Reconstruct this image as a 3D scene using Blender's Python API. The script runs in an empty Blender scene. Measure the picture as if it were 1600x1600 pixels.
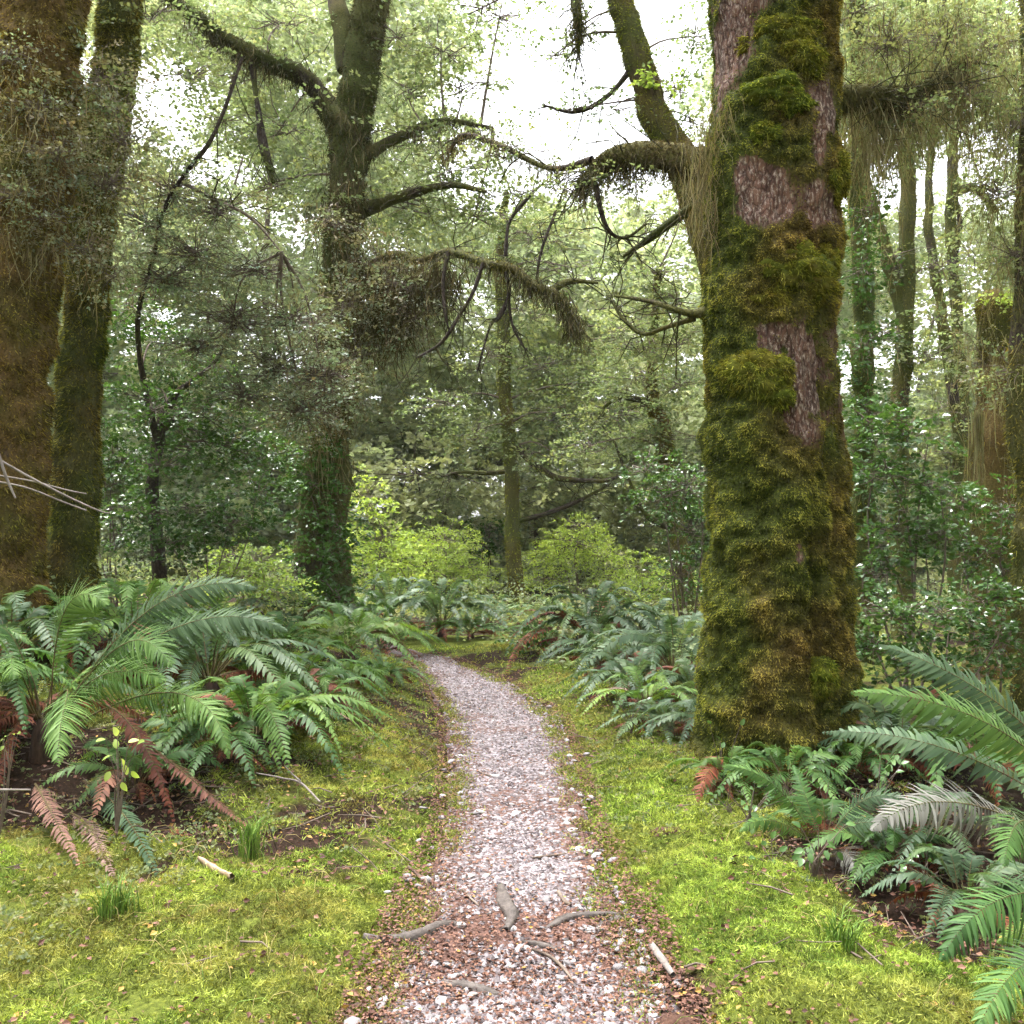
import bpy, math
import numpy as np
from mathutils import Vector

# ------------------------------------------------------------------ camera, sky, sun, exposure
sc = bpy.context.scene
COL = sc.collection
F = 1500.0          # focal length in photograph pixels (1600 wide)
CAMH = 1.5
PITCH = math.atan(50 / F)
cam_d = bpy.data.cameras.new('camera')
cam = bpy.data.objects.new('camera', cam_d)
COL.objects.link(cam)
cam.location = (0, 0, CAMH)
cam.rotation_euler = (math.pi / 2 + PITCH, 0, 0)
cam_d.sensor_width = 36
cam_d.lens = 36 * F / 1600
cam_d.clip_start = 0.05
cam_d.clip_end = 2000
sc.camera = cam

SUN_EL, SUN_AZ = math.radians(74), math.radians(305)      # azimuth from +Y towards +X
world = bpy.data.worlds.new('World')
sc.world = world
world.use_nodes = True
wn = world.node_tree
wn.nodes.clear()
sky = wn.nodes.new('ShaderNodeTexSky')
sky.sky_type = 'NISHITA'
sky.sun_disc = False
sky.sun_elevation = SUN_EL
sky.sun_rotation = SUN_AZ
sky.air_density = 1.0
sky.dust_density = 4.0
sky.ozone_density = 1.0
hs = wn.nodes.new('ShaderNodeHueSaturation')
hs.inputs['Saturation'].default_value = 0.15
bg = wn.nodes.new('ShaderNodeBackground')
bg.inputs['Strength'].default_value = 0.15
wo = wn.nodes.new('ShaderNodeOutputWorld')
wn.links.new(sky.outputs[0], hs.inputs['Color'])
wn.links.new(hs.outputs[0], bg.inputs['Color'])
wn.links.new(bg.outputs[0], wo.inputs['Surface'])

sun_d = bpy.data.lights.new('sun', 'SUN')
sun_d.energy = 1.5
sun_d.angle = math.radians(25)
sun_d.color = (1.0, 0.97, 0.92)
sun = bpy.data.objects.new('sun', sun_d)
COL.objects.link(sun)
sdir = Vector((math.cos(SUN_EL) * math.sin(SUN_AZ), math.cos(SUN_EL) * math.cos(SUN_AZ), math.sin(SUN_EL)))
sun.rotation_euler = sdir.to_track_quat('Z', 'Y').to_euler()

sc.view_settings.view_transform = 'Standard'
sc.view_settings.look = 'None'
sc.view_settings.exposure = 2.55
sc.view_settings.gamma = 1.0
sc.render.engine = 'CYCLES'
sc.cycles.max_bounces = 5
sc.cycles.diffuse_bounces = 3
sc.cycles.glossy_bounces = 2
sc.cycles.transmission_bounces = 4
sc.cycles.use_denoising = True
sc.cycles.use_adaptive_sampling = True
sc.cycles.adaptive_threshold = 0.045
sc.cycles.caustics_reflective = False
sc.cycles.caustics_refractive = False

# ------------------------------------------------------------------ helpers
RNG = np.random.default_rng(11)
A = np.array


def norm(v):
    return v / np.maximum(np.linalg.norm(v, axis=-1, keepdims=True), 1e-9)


def hash3(i, j, k, seed):
    h = (i.astype(np.int64) * 374761393 + j.astype(np.int64) * 668265263 + k.astype(np.int64) * 2147483647 + seed * 974711) & 0xffffffff
    h = ((h ^ (h >> 13)) * 1274126177) & 0xffffffff
    h = (h ^ (h >> 16)) & 0xffffff
    return h / float(0xffffff)


def vnoise(p, seed=0):
    p = np.asarray(p, float)
    f = np.floor(p)
    t = p - f
    t = t * t * (3 - 2 * t)
    i, j, k = f[..., 0], f[..., 1], f[..., 2]
    r = 0
    for a in (0, 1):
        wa = t[..., 0] if a else 1 - t[..., 0]
        for b in (0, 1):
            wb = t[..., 1] if b else 1 - t[..., 1]
            for c in (0, 1):
                wc = t[..., 2] if c else 1 - t[..., 2]
                r = r + wa * wb * wc * hash3(i + a, j + b, k + c, seed)
    return r * 2 - 1


def fbm(p, oct=4, seed=0, gain=0.5):
    p = np.asarray(p, float)
    s, a, tot = 0, 1.0, 0
    for o in range(oct):
        s = s + a * vnoise(p * (2.03 ** o), seed + o * 17)
        tot += a
        a *= gain
    return s / tot


def n2(x, y, freq, oct=3, seed=0):
    x, y = np.broadcast_arrays(np.asarray(x, float), np.asarray(y, float))
    return fbm(np.stack([x * freq, y * freq, np.zeros_like(x) + 0.37], -1), oct, seed)


def sstep(a, b, x):
    t = np.clip((x - a) / (b - a), 0, 1)
    return t * t * (3 - 2 * t)


CP, SP = math.cos(PITCH), math.sin(PITCH)


def P(px, py, d):
    """world point seen at photograph pixel (px, py), d metres ahead"""
    u, v = (px - 800.0) / F, (800.0 - py) / F
    y, z = CP - v * SP, SP + v * CP
    return A([u * d / y, d, CAMH + z * d / y])


def to_px(x, y, z):
    yy, zz = y, z - CAMH
    f = yy * CP + zz * SP
    v = -yy * SP + zz * CP
    return 800 + F * x / f, 800 - F * v / f


# path centre line and half width against distance
PY = A([0.0, 3.0, 3.46, 4.09, 5.0, 6.43, 7.3, 8.04, 8.7, 9.8, 11.25, 12.2, 13.2, 14.6, 16.5, 20, 26])
PL = A([-.46, -.44, -.42, -.36, -.31, -.38, -.44, -.52, -.62, -.83, -1.14, -1.45, -2.2, -3.4, -5.2, -9, -16])
PR = A([.56, .52, .46, .41, .38, .38, .38, .37, .23, .02, -.45, -.78, -1.35, -2.4, -4.1, -7.6, -14])


def path_sd(x, y):
    c = np.interp(y, PY, (PL + PR) / 2)
    h = np.interp(y, PY, (PR - PL) / 2)
    return np.abs(x - c) - h


TREE_A = P(1214, 1195, 6.4)


def G(x, y):
    x, y = np.asarray(x, float), np.asarray(y, float)
    sd = path_sd(x, y)
    z = 0.07 * sstep(0.0, 0.5, sd) - 0.025 * sstep(0.1, -0.4, sd)
    z = z + sstep(0.05, 0.7, sd) * (0.07 * n2(x, y, 1.3, 3, 5) + 0.06 * n2(x, y, 4.0, 3, 9))
    z = z + 0.008 * n2(x, y, 7, 2, 3)
    left = sstep(-1.3, -4.0, x) * sstep(4.2, 7.5, y)
    z = z + 0.55 * left + 0.14 * sstep(-.55, -1.5, x) * sstep(4.6, 6.0, y) * sstep(13, 10, y)
    z = z + 0.01 * np.exp(-(((x - TREE_A[0]) / 0.75) ** 2 + ((y - TREE_A[1]) / 0.8) ** 2))
    # hollow under the ferns on the right
    z = z - 0.13 * np.exp(-(((x - 1.75) / 0.45) ** 2 + ((y - 4.1) / 0.8) ** 2))
    far = sstep(10, 30, y)
    z = z + far * (0.35 * n2(x, y, 0.15, 3, 21))
    z = z + 6.0 * sstep(30, 120, np.abs(y - 5)) * (0.6 + 0.4 * n2(x, y, 0.02, 2, 8)) * sstep(28, 120, np.hypot(x, y))
    return z


def Gp(px, py):
    """ground point under a pixel"""
    d = CAMH * F / max(py - 850.0, 8)
    for _ in range(6):
        p = P(px, py, d)
        z = float(G(p[0], p[1]))
        d = max(1.0, (CAMH - z) * F / max(py - 850.0, 8))
    p = P(px, py, d)
    p[2] = float(G(p[0], p[1]))
    return p


def on_ground(px, d, dz=0.0):
    x = (px - 800.0) / F * d
    return A([x, d, float(G(x, d)) + dz])


class MB:
    """collects vertices, faces and per-vertex attributes; build() links them as one mesh object"""
    def __init__(s):
        s.v, s.q, s.t, s.a, s.b, s.qm, s.tm, s.n = [], [], [], [], [], [], [], 0

    def add(s, v, quads=None, tris=None, rnd=0.5, hue=0.0, mat=0):
        v = np.asarray(v, float).reshape(-1, 3)
        if len(v) == 0:
            return
        s.v.append(v)
        s.a.append(np.broadcast_to(np.asarray(rnd, float), (len(v),)).copy())
        s.b.append(np.broadcast_to(np.asarray(hue, float), (len(v),)).copy())
        if quads is not None and len(quads):
            s.q.append(np.asarray(quads, np.int64).reshape(-1, 4) + s.n)
            s.qm.append(np.full(len(s.q[-1]), mat, np.int32))
        if tris is not None and len(tris):
            s.t.append(np.asarray(tris, np.int64).reshape(-1, 3) + s.n)
            s.tm.append(np.full(len(s.t[-1]), mat, np.int32))
        s.n += len(v)

    def mesh(s, name, mats, smooth=True):
        me = bpy.data.meshes.new(name)
        v = np.concatenate(s.v)
        q = np.concatenate(s.q) if s.q else np.zeros((0, 4), np.int64)
        t = np.concatenate(s.t) if s.t else np.zeros((0, 3), np.int64)
        me.vertices.add(len(v))
        me.vertices.foreach_set('co', v.astype(np.float32).ravel())
        loops = np.concatenate([q.ravel(), t.ravel()]).astype(np.int32)
        me.loops.add(len(loops))
        me.loops.foreach_set('vertex_index', loops)
        npol = len(q) + len(t)
        me.polygons.add(npol)
        st = np.concatenate([np.arange(len(q)) * 4, len(q) * 4 + np.arange(len(t)) * 3]).astype(np.int32)
        me.polygons.foreach_set('loop_start', st)
        mi = np.concatenate(s.qm + s.tm) if npol else np.zeros(0, np.int32)
        me.polygons.foreach_set('material_index', mi.astype(np.int32))
        me.polygons.foreach_set('use_smooth', np.full(npol, smooth))
        me.update(calc_edges=True)
        for nm, arr in (('rnd', s.a), ('hue', s.b)):
            at = me.attributes.new(nm, 'FLOAT', 'POINT')
            at.data.foreach_set('value', np.concatenate(arr).astype(np.float32))
        for m in mats:
            me.materials.append(m)
        return me

    def build(s, name, mats, parent=None, smooth=True):
        if not isinstance(mats, (list, tuple)):
            mats = [mats]
        o = bpy.data.objects.new(name, s.mesh(name, mats, smooth))
        COL.objects.link(o)
        if parent is not None:
            o.parent = parent
            o.matrix_parent_inverse = parent_inv(parent)
        return o


def parent_inv(p):
    # parents are Empties with a location only, or meshes whose vertices are already in world space
    from mathutils import Matrix
    return Matrix.Translation(p.location).inverted() if p.type == 'EMPTY' else Matrix.Identity(4)


def tag(o, label=None, cat=None, group=None, kind=None):
    if label:
        o['label'] = label
    if cat:
        o['category'] = cat
    if group:
        o['group'] = group
    if kind:
        o['kind'] = kind
    return o


def thing(name, loc, label, cat, group=None):
    o = bpy.data.objects.new(name, None)
    o.empty_display_size = 0.1
    COL.objects.link(o)
    o.location = Vector([float(c) for c in loc])
    return tag(o, label, cat, group)


# ---- shapes
def tubes(mb, pts, rad, sides=4, rnd=0.5, hue=0.0, mat=0, cap=False):
    """batch of tubes: pts (M,n,3), rad (M,n)"""
    pts = np.asarray(pts, float)
    rad = np.asarray(rad, float)
    if pts.ndim == 2:
        pts, rad = pts[None], rad[None]
    M, n, _ = pts.shape
    T = norm(np.gradient(pts, axis=1))
    mean = norm(T.mean(1))
    ref = np.where(np.abs(mean[:, 2:3]) > 0.8, A([[1.0, 0.13, 0.0]]), A([[0.07, 0.0, 1.0]]))[:, None, :]
    S = norm(np.cross(T, np.broadcast_to(ref, T.shape)))
    N = np.cross(S, T)
    an = np.linspace(0, 2 * np.pi, sides, endpoint=False)
    V = pts[:, :, None, :] + rad[:, :, None, None] * (np.cos(an)[None, None, :, None] * S[:, :, None, :] + np.sin(an)[None, None, :, None] * N[:, :, None, :])
    idx = np.arange(M * n * sides).reshape(M, n, sides)
    a = idx[:, :-1, :]
    b = np.roll(a, -1, 2)
    c = np.roll(idx[:, 1:, :], -1, 2)
    d = idx[:, 1:, :]
    q = np.stack([a, b, c, d], -1).reshape(-1, 4)
    r = np.asarray(rnd, float)
    if r.ndim == 1 and len(r) == M:
        r = np.repeat(r, n * sides)
    h = np.asarray(hue, float)
    if h.ndim == 1 and len(h) == M:
        h = np.repeat(h, n * sides)
    mb.add(V, q, None, r, h, mat)
    if cap:
        V2 = np.concatenate([V[:, -1], pts[:, -1:, :]], 1)
        k = np.arange(M * (sides + 1)).reshape(M, sides + 1)
        tr = np.stack([k[:, :sides], np.roll(k[:, :sides], -1, 1), np.repeat(k[:, sides:], sides, 1)], -1)
        mb.add(V2, None, tr.reshape(-1, 3), r.ravel()[0] if r.ndim else r, h.ravel()[0] if h.ndim else h, mat)


def leaves(mb, p, d, nrm, size, w=0.38, rnd=None, hue=0.0, mat=0, fold=0.12):
    """diamond leaves, a quad each"""
    N = len(p)
    d = norm(d)
    s = norm(np.cross(nrm, d))
    n = np.cross(d, s)
    size = np.broadcast_to(np.asarray(size, float), (N,))[:, None]
    v0 = p
    v1 = p + d * size * 0.45 + s * size * w + n * size * fold
    v2 = p + d * size
    v3 = p + d * size * 0.45 - s * size * w + n * size * fold
    V = np.stack([v0, v1, v2, v3], 1)
    if rnd is None:
        rnd = RNG.random(N)
    h = np.broadcast_to(np.asarray(hue, float), (N,))
    mb.add(V, np.arange(4 * N).reshape(N, 4), None, np.repeat(rnd, 4), np.repeat(h, 4), mat)


def blades(mb, p, nrm, length, width, spread=0.6, droop=0.3, rnd=None, hue=0.0, mat=0, grav=A([0, 0, -1.0])):
    """narrow triangles for moss and short grass"""
    N = len(p)
    d = norm(nrm + RNG.normal(0, spread, (N, 3)))
    s = norm(np.cross(d, RNG.normal(0, 1, (N, 3))))
    length = np.broadcast_to(np.asarray(length, float), (N,))[:, None]
    width = np.broadcast_to(np.asarray(width, float), (N,))[:, None]
    tip = p + d * length + grav * length * droop
    V = np.stack([p - s * width * 0.5, p + s * width * 0.5, tip], 1)
    if rnd is None:
        rnd = RNG.random(N)
    h = np.broadcast_to(np.asarray(hue, float), (N,))
    mb.add(V, None, np.arange(3 * N).reshape(N, 3), np.repeat(rnd, 3), np.repeat(h, 3), mat)


def strands(mb, p, length, width, sway=0.12, rnd=None, hue=0.0, mat=0, dirs=None):
    """hanging ribbons of beard lichen"""
    N = len(p)
    if N == 0:
        return
    length = np.broadcast_to(np.asarray(length, float), (N,))[:, None]
    width = np.broadcast_to(np.asarray(width, float), (N,))[:, None]
    az = RNG.random(N) * 2 * np.pi
    s = np.stack([np.cos(az), np.sin(az), np.zeros(N)], -1)
    o = p.copy()
    rows = []
    dv = RNG.normal(0, sway, (N, 3))
    dv[:, 2] = 0
    if dirs is not None:
        dv = dv + dirs
    for k, wk in enumerate((0.8, 1.0, 0.7, 0.12)):
        rows.append(o - s * width * wk * 0.5)
        rows.append(o + s * width * wk * 0.5)
        o = o + (A([0, 0, -1.0]) + dv) * length / 3
        dv = dv * 0.5 + RNG.normal(0, sway, (N, 3)) * A([1, 1, 0.2])
    V = np.stack(rows, 1)
    k = np.arange(8 * N).reshape(N, 8)
    q = np.concatenate([k[:, [0, 1, 3, 2]], k[:, [2, 3, 5, 4]], k[:, [4, 5, 7, 6]]])
    if rnd is None:
        rnd = RNG.random(N)
    h = np.broadcast_to(np.asarray(hue, float), (N,))
    mb.add(V, q, None, np.repeat(rnd, 8), np.repeat(h, 8), mat)


def sprays(mb, c, d, size, K, leaf, flat=0.5, droop=0.25, w=0.40, hue=0.0, mat=0, rnd_shift=None):
    """fans of small leaves: c (N,3) start points, d (N,3) directions"""
    N = len(c)
    if N == 0:
        return
    d = norm(d)
    size = np.broadcast_to(np.asarray(size, float), (N,))[:, None, None]
    up = A([0, 0, 1.0])
    side = norm(np.cross(d, up) + 1e-4)
    nn = np.cross(side, d)
    a = RNG.random((N, K, 1)) ** 0.8
    b = (RNG.random((N, K, 1)) * 2 - 1) * 0.55 * (1.05 - 0.7 * a)
    e = RNG.normal(0, 0.05, (N, K, 1)) * (1.6 - flat)
    p = c[:, None] + size * (d[:, None] * a + side[:, None] * b + nn[:, None] * e)
    p[..., 2] -= (size[..., 0] * droop * (a[..., 0] ** 2 + np.abs(b[..., 0]) * 0.4))
    ld = d[:, None] * (0.7 + 0.3 * a) + side[:, None] * np.sign(b) * 0.8 + RNG.normal(0, 0.45, (N, K, 3))
    ln = nn[:, None] + RNG.normal(0, 0.55 * (1.4 - flat), (N, K, 3))
    ls = leaf * (0.6 + 0.8 * RNG.random((N, K)))
    h = np.broadcast_to(np.asarray(hue, float), (N,))
    base = RNG.random(N) * 0.5 if rnd_shift is None else rnd_shift
    r = np.clip(base[:, None] + RNG.random((N, K)) * 0.5, 0, 1)
    leaves(mb, p.reshape(-1, 3), ld.reshape(-1, 3), ln.reshape(-1, 3), ls.ravel(), w, r.ravel(), np.repeat(h, K), mat)


def curve_pts(pts, n):
    """Catmull-Rom through control points -> n samples; also works for a radius column"""
    pts = np.asarray(pts, float)
    if len(pts) == 2:
        t = np.linspace(0, 1, n)[:, None]
        return pts[0] * (1 - t) + pts[1] * t
    p = np.vstack([2 * pts[0] - pts[1], pts, 2 * pts[-1] - pts[-2]])
    m = len(pts) - 1
    u = np.linspace(0, m - 1e-6, n)
    i = u.astype(int)
    t = (u - i)[:, None]
    p0, p1, p2, p3 = p[i], p[i + 1], p[i + 2], p[i + 3]
    return 0.5 * (2 * p1 + (p2 - p0) * t + (2 * p0 - 5 * p1 + 4 * p2 - p3) * t ** 2 + (3 * p1 - p0 - 3 * p2 + p3) * t ** 3)


def pxpoly(lst, d):
    """[(px,py,width_px[,d])...] -> control points and radii in metres"""
    out = []
    for e in lst:
        dd = e[3] if len(e) > 3 else d
        out.append(list(P(e[0], e[1], dd)) + [e[2] / 2 / F * dd])
    return np.asarray(out)


# ------------------------------------------------------------------ materials
def new_mat(name):
    m = bpy.data.materials.new(name)
    m.use_nodes = True
    nt = m.node_tree
    nt.nodes.clear()
    out = nt.nodes.new('ShaderNodeOutputMaterial')
    return m, nt, out


def node(nt, typ, **kw):
    n = nt.nodes.new(typ)
    for k, v in kw.items():
        if k in n.inputs:
            n.inputs[k].default_value = v
        else:
            setattr(n, k, v)
    return n


def rgb(c):
    return (c[0], c[1], c[2], 1)


def attr(nt, name):
    n = nt.nodes.new('ShaderNodeAttribute')
    n.attribute_name = name
    return n.outputs['Fac']


def ramp(nt, fac, stops):
    r = nt.nodes.new('ShaderNodeValToRGB')
    el = r.color_ramp.elements
    while len(el) < len(stops):
        el.new(0.5)
    for e, (p, c) in zip(el, stops):
        e.position = p
        e.color = rgb(c)
    nt.links.new(fac, r.inputs['Fac'])
    return r.outputs['Color']


def mixc(nt, fac, a, b, blend='MIX'):
    n = nt.nodes.new('ShaderNodeMix')
    n.data_type = 'RGBA'
    n.blend_type = blend
    for sock, v in ((n.inputs[0], fac), (n.inputs[6], a), (n.inputs[7], b)):
        if isinstance(v, (int, float)):
            sock.default_value = v
        elif isinstance(v, tuple):
            sock.default_value = rgb(v)
        else:
            nt.links.new(v, sock)
    return n.outputs[2]


def noise_tex(nt, scale, detail=4, rough=0.6, stretch=None):
    tc = nt.nodes.new('ShaderNodeTexCoord')
    n = node(nt, 'ShaderNodeTexNoise', Scale=scale, Detail=detail, Roughness=rough)
    if stretch:
        mp = nt.nodes.new('ShaderNodeMapping')
        mp.inputs['Scale'].default_value = stretch
        nt.links.new(tc.outputs['Object'], mp.inputs['Vector'])
        nt.links.new(mp.outputs[0], n.inputs['Vector'])
    else:
        nt.links.new(tc.outputs['Object'], n.inputs['Vector'])
    return n.outputs['Fac']


def leaf_mat(name, stops, stops2=None, trans=0.35, rough=0.5, spec=0.3, tcol=(1.25, 1.2, 0.6)):
    """stops: colour against rnd; stops2: mixed in by hue"""
    m, nt, out = new_mat(name)
    c = ramp(nt, attr(nt, 'rnd'), stops)
    if stops2:
        c = mixc(nt, attr(nt, 'hue'), c, ramp(nt, attr(nt, 'rnd'), stops2))
    b = node(nt, 'ShaderNodeBsdfPrincipled', Roughness=rough)
    b.inputs['Specular IOR Level'].default_value = spec
    nt.links.new(c, b.inputs['Base Color'])
    if trans > 0:
        tr = nt.nodes.new('ShaderNodeBsdfTranslucent')
        nt.links.new(mixc(nt, 1.0, c, tcol, 'MULTIPLY'), tr.inputs['Color'])
        mx = node(nt, 'ShaderNodeMixShader', Fac=trans)
        nt.links.new(b.outputs[0], mx.inputs[1])
        nt.links.new(tr.outputs[0], mx.inputs[2])
        nt.links.new(mx.outputs[0], out.inputs['Surface'])
    else:
        nt.links.new(b.outputs[0], out.inputs['Surface'])
    return m


def trunk_mat(name, bark_a, bark_b, flake, moss_stops, ochre_stops, scale=1.0):
    """rnd: moss cover 0..1, hue: green..ochre"""
    m, nt, out = new_mat(name)
    n1 = noise_tex(nt, 9 * scale, 6, 0.7, (1, 1, 0.35))
    n2_ = noise_tex(nt, 55 * scale, 6, 0.75, (1, 1, 0.45))
    n3 = noise_tex(nt, 60 * scale, 4, 0.7)
    bark = ramp(nt, n1, [(0.35, bark_a), (0.65, bark_b)])
    fl = ramp(nt, n2_, [(0.50, (0, 0, 0)), (0.66, (1, 1, 1))])
    bark = mixc(nt, fl, bark, flake)
    tcb = nt.nodes.new('ShaderNodeTexCoord')
    mpb = nt.nodes.new('ShaderNodeMapping')
    mpb.inputs['Scale'].default_value = (1, 1, .4)
    nt.links.new(tcb.outputs['Object'], mpb.inputs['Vector'])
    va = nt.nodes.new('ShaderNodeVectorMath')
    va.operation = 'MULTIPLY_ADD'
    nw = node(nt, 'ShaderNodeTexNoise', Scale=14.0, Detail=3.0)
    nt.links.new(mpb.outputs[0], nw.inputs['Vector'])
    nt.links.new(nw.outputs['Color'], va.inputs[0])
    va.inputs[1].default_value = (.06, .06, .06)
    nt.links.new(mpb.outputs[0], va.inputs[2])
    vb = node(nt, 'ShaderNodeTexVoronoi', Scale=26.0 * scale)
    vb.feature = 'DISTANCE_TO_EDGE'
    nt.links.new(va.outputs[0], vb.inputs['Vector'])
    crack = ramp(nt, vb.outputs['Distance'], [(.0, (.45, .42, .42)), (.12, (1, 1, 1))])
    bark = mixc(nt, 1.0, bark, crack, 'MULTIPLY')
    mo = mixc(nt, attr(nt, 'hue'), ramp(nt, n3, moss_stops), ramp(nt, n3, ochre_stops))
    # ragged edge of the moss cover
    ad = node(nt, 'ShaderNodeMath', operation='ADD')
    nt.links.new(attr(nt, 'rnd'), ad.inputs[0])
    sb = node(nt, 'ShaderNodeMath', operation='MULTIPLY_ADD')
    nt.links.new(n2_, sb.inputs[0])
    sb.inputs[1].default_value = 0.9
    sb.inputs[2].default_value = -0.45
    nt.links.new(sb.outputs[0], ad.inputs[1])
    cov = ramp(nt, ad.outputs[0], [(0.42, (0, 0, 0)), (0.56, (1, 1, 1))])
    c = mixc(nt, cov, bark, mo)
    b = node(nt, 'ShaderNodeBsdfPrincipled', Roughness=0.85)
    b.inputs['Specular IOR Level'].default_value = 0.2
    nt.links.new(c, b.inputs['Base Color'])
    bp = node(nt, 'ShaderNodeBump', Strength=0.9, Distance=0.02)
    nt.links.new(mixc(nt, 0.5, mixc(nt, 0.5, n2_, n3), crack), bp.inputs['Height'])
    nt.links.new(bp.outputs[0], b.inputs['Normal'])
    nt.links.new(b.outputs[0], out.inputs['Surface'])
    return m


def plain_mat(name, stops, scale=20, rough=0.8, stretch=None, bump=0.4, spec=0.25, use_rnd=False):
    m, nt, out = new_mat(name)
    n = noise_tex(nt, scale, 5, 0.65, stretch)
    c = ramp(nt, attr(nt, 'rnd') if use_rnd else n, stops)
    if use_rnd:
        c = mixc(nt, 0.5, c, ramp(nt, n, [(0.3, (0.35, 0.33, 0.33)), (0.7, (1.1, 1.1, 1.1))]), 'MULTIPLY')
    b = node(nt, 'ShaderNodeBsdfPrincipled', Roughness=rough)
    b.inputs['Specular IOR Level'].default_value = spec
    nt.links.new(c, b.inputs['Base Color'])
    bp = node(nt, 'ShaderNodeBump', Strength=bump, Distance=0.01)
    nt.links.new(n, bp.inputs['Height'])
    nt.links.new(bp.outputs[0], b.inputs['Normal'])
    nt.links.new(b.outputs[0], out.inputs['Surface'])
    return m


M = {}
M['beech'] = leaf_mat('beech_leaf', [(0, (.09, .125, .06)), (.6, (.175, .225, .11)), (1, (.30, .35, .18))],
                      [(0, (.13, .13, .05)), (1, (.34, .33, .14))], trans=0.55, tcol=(1.1, 1.12, .75))
M['blue'] = leaf_mat('small_blue_green_leaf', [(0, (.10, .15, .10)), (.6, (.22, .30, .21)), (1, (.42, .52, .42))],
                     [(0, (.13, .095, .055)), (1, (.32, .25, .15))], trans=0.3, rough=0.35, spec=0.5)
M['gloss'] = leaf_mat('glossy_dark_leaf', [(0, (.035, .08, .024)), (.7, (.08, .155, .048)), (1, (.15, .25, .09))],
                      [(0, (.06, .13, .03)), (1, (.10, .20, .05))], trans=0.3, rough=0.22, spec=0.6)
M['lime'] = leaf_mat('lime_green_leaf', [(0, (.24, .34, .07)), (.6, (.42, .53, .14)), (1, (.58, .66, .25))],
                     [(0, (.14, .22, .05)), (1, (.32, .44, .13))], trans=0.5)
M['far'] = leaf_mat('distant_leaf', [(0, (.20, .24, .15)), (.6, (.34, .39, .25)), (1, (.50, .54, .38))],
                    [(0, (.33, .34, .16)), (1, (.56, .56, .30))], trans=0.5, tcol=(1.05, 1.1, .8))  # leaf colour lifted paler to imitate haze fading the distance
M['fern'] = leaf_mat('fern_pinna', [(0, (.026, .066, .016)), (.6, (.062, .135, .036)), (1, (.14, .24, .075))],
                     [(0, (.09, .17, .03)), (1, (.22, .32, .06))], trans=0.35, rough=0.5, spec=0.25)
M['fernblue'] = leaf_mat('fern_pinna_blue', [(0, (.03, .06, .029)), (.6, (.07, .12, .062)), (1, (.15, .215, .125))],
                         [(0, (.09, .16, .04)), (1, (.2, .28, .08))], trans=0.35, rough=0.48, spec=0.3)
M['dead'] = leaf_mat('dead_frond', [(0, (.06, .015, .009)), (.6, (.15, .042, .022)), (1, (.27, .10, .045))],
                     [(0, (.16, .11, .09)), (1, (.38, .30, .26))], trans=0.2, rough=0.7)
M['silver'] = leaf_mat('withered_frond', [(0, (.055, .052, .044)), (.5, (.11, .108, .094)), (1, (.21, .205, .185))],
                       None, trans=0.25, rough=0.5)
M['rachis'] = plain_mat('frond_stalk', [(.3, (.07, .04, .02)), (.7, (.10, .09, .03))], 20)
M['twig'] = plain_mat('twig_bark', [(.3, (.06, .043, .033)), (.7, (.20, .155, .125))], 14)
M['paletwig'] = plain_mat('pale_twig', [(.3, (.12, .10, .09)), (.7, (.25, .215, .195))], 25)
M['shag'] = leaf_mat('hanging_moss', [(0, (.02, .022, .009)), (.5, (.055, .055, .022)), (1, (.13, .125, .055))],
                     [(0, (.05, .035, .02)), (1, (.16, .12, .07))], trans=0.3, rough=0.9, spec=0.1)
M['limb'] = trunk_mat('mossy_limb', (.025, .018, .015), (.07, .05, .04), (.10, .085, .07),
                      [(.3, (.022, .03, .008)), (.7, (.09, .105, .022))], [(.3, (.05, .04, .015)), (.7, (.15, .12, .04))])
M['trunk'] = trunk_mat('mossy_red_bark', (.045, .022, .016), (.15, .078, .056), (.38, .31, .27),
                       [(.3, (.022, .030, .006)), (.7, (.08, .095, .015))], [(.3, (.045, .028, .008)), (.7, (.15, .10, .025))])
M['trunk_b'] = trunk_mat('mossy_brown_bark', (.045, .028, .018), (.11, .075, .05), (.17, .13, .09),
                         [(.3, (.03, .034, .008)), (.7, (.10, .105, .025))], [(.3, (.065, .04, .014)), (.7, (.19, .12, .04))])
M['moss'] = leaf_mat('trunk_moss', [(0, (.02, .03, .005)), (.45, (.085, .105, .015)), (1, (.30, .31, .05))],
                     [(0, (.04, .025, .007)), (.45, (.14, .095, .022)), (1, (.40, .29, .075))], trans=0.3, rough=0.8, spec=0.1)
M['cushion'] = leaf_mat('cushion_moss', [(0, (.04, .06, .007)), (.5, (.15, .19, .018)), (1, (.36, .39, .045))],
                        [(0, (.08, .06, .01)), (.5, (.24, .19, .028)), (1, (.42, .35, .06))], trans=0.3, rough=0.8, spec=0.1)
M['gmoss'] = leaf_mat('ground_moss', [(0, (.04, .072, .013)), (.5, (.16, .245, .038)), (1, (.40, .50, .10))],
                      [(0, (.05, .042, .014)), (.5, (.16, .145, .038)), (1, (.36, .32, .10))], trans=0.3, rough=0.8, spec=0.1)
M['grass'] = leaf_mat('grass_blade', [(0, (.08, .16, .025)), (.5, (.15, .26, .04)), (1, (.24, .36, .07))],
                      [(0, (.25, .2, .07)), (1, (.5, .42, .18))], trans=0.35)
M['lichen'] = leaf_mat('beard_lichen', [(0, (.09, .09, .045)), (.5, (.17, .165, .085)), (1, (.31, .30, .17))],
                       [(0, (.11, .075, .045)), (1, (.26, .18, .11))], trans=0.4, rough=0.9, spec=0.1)
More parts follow.
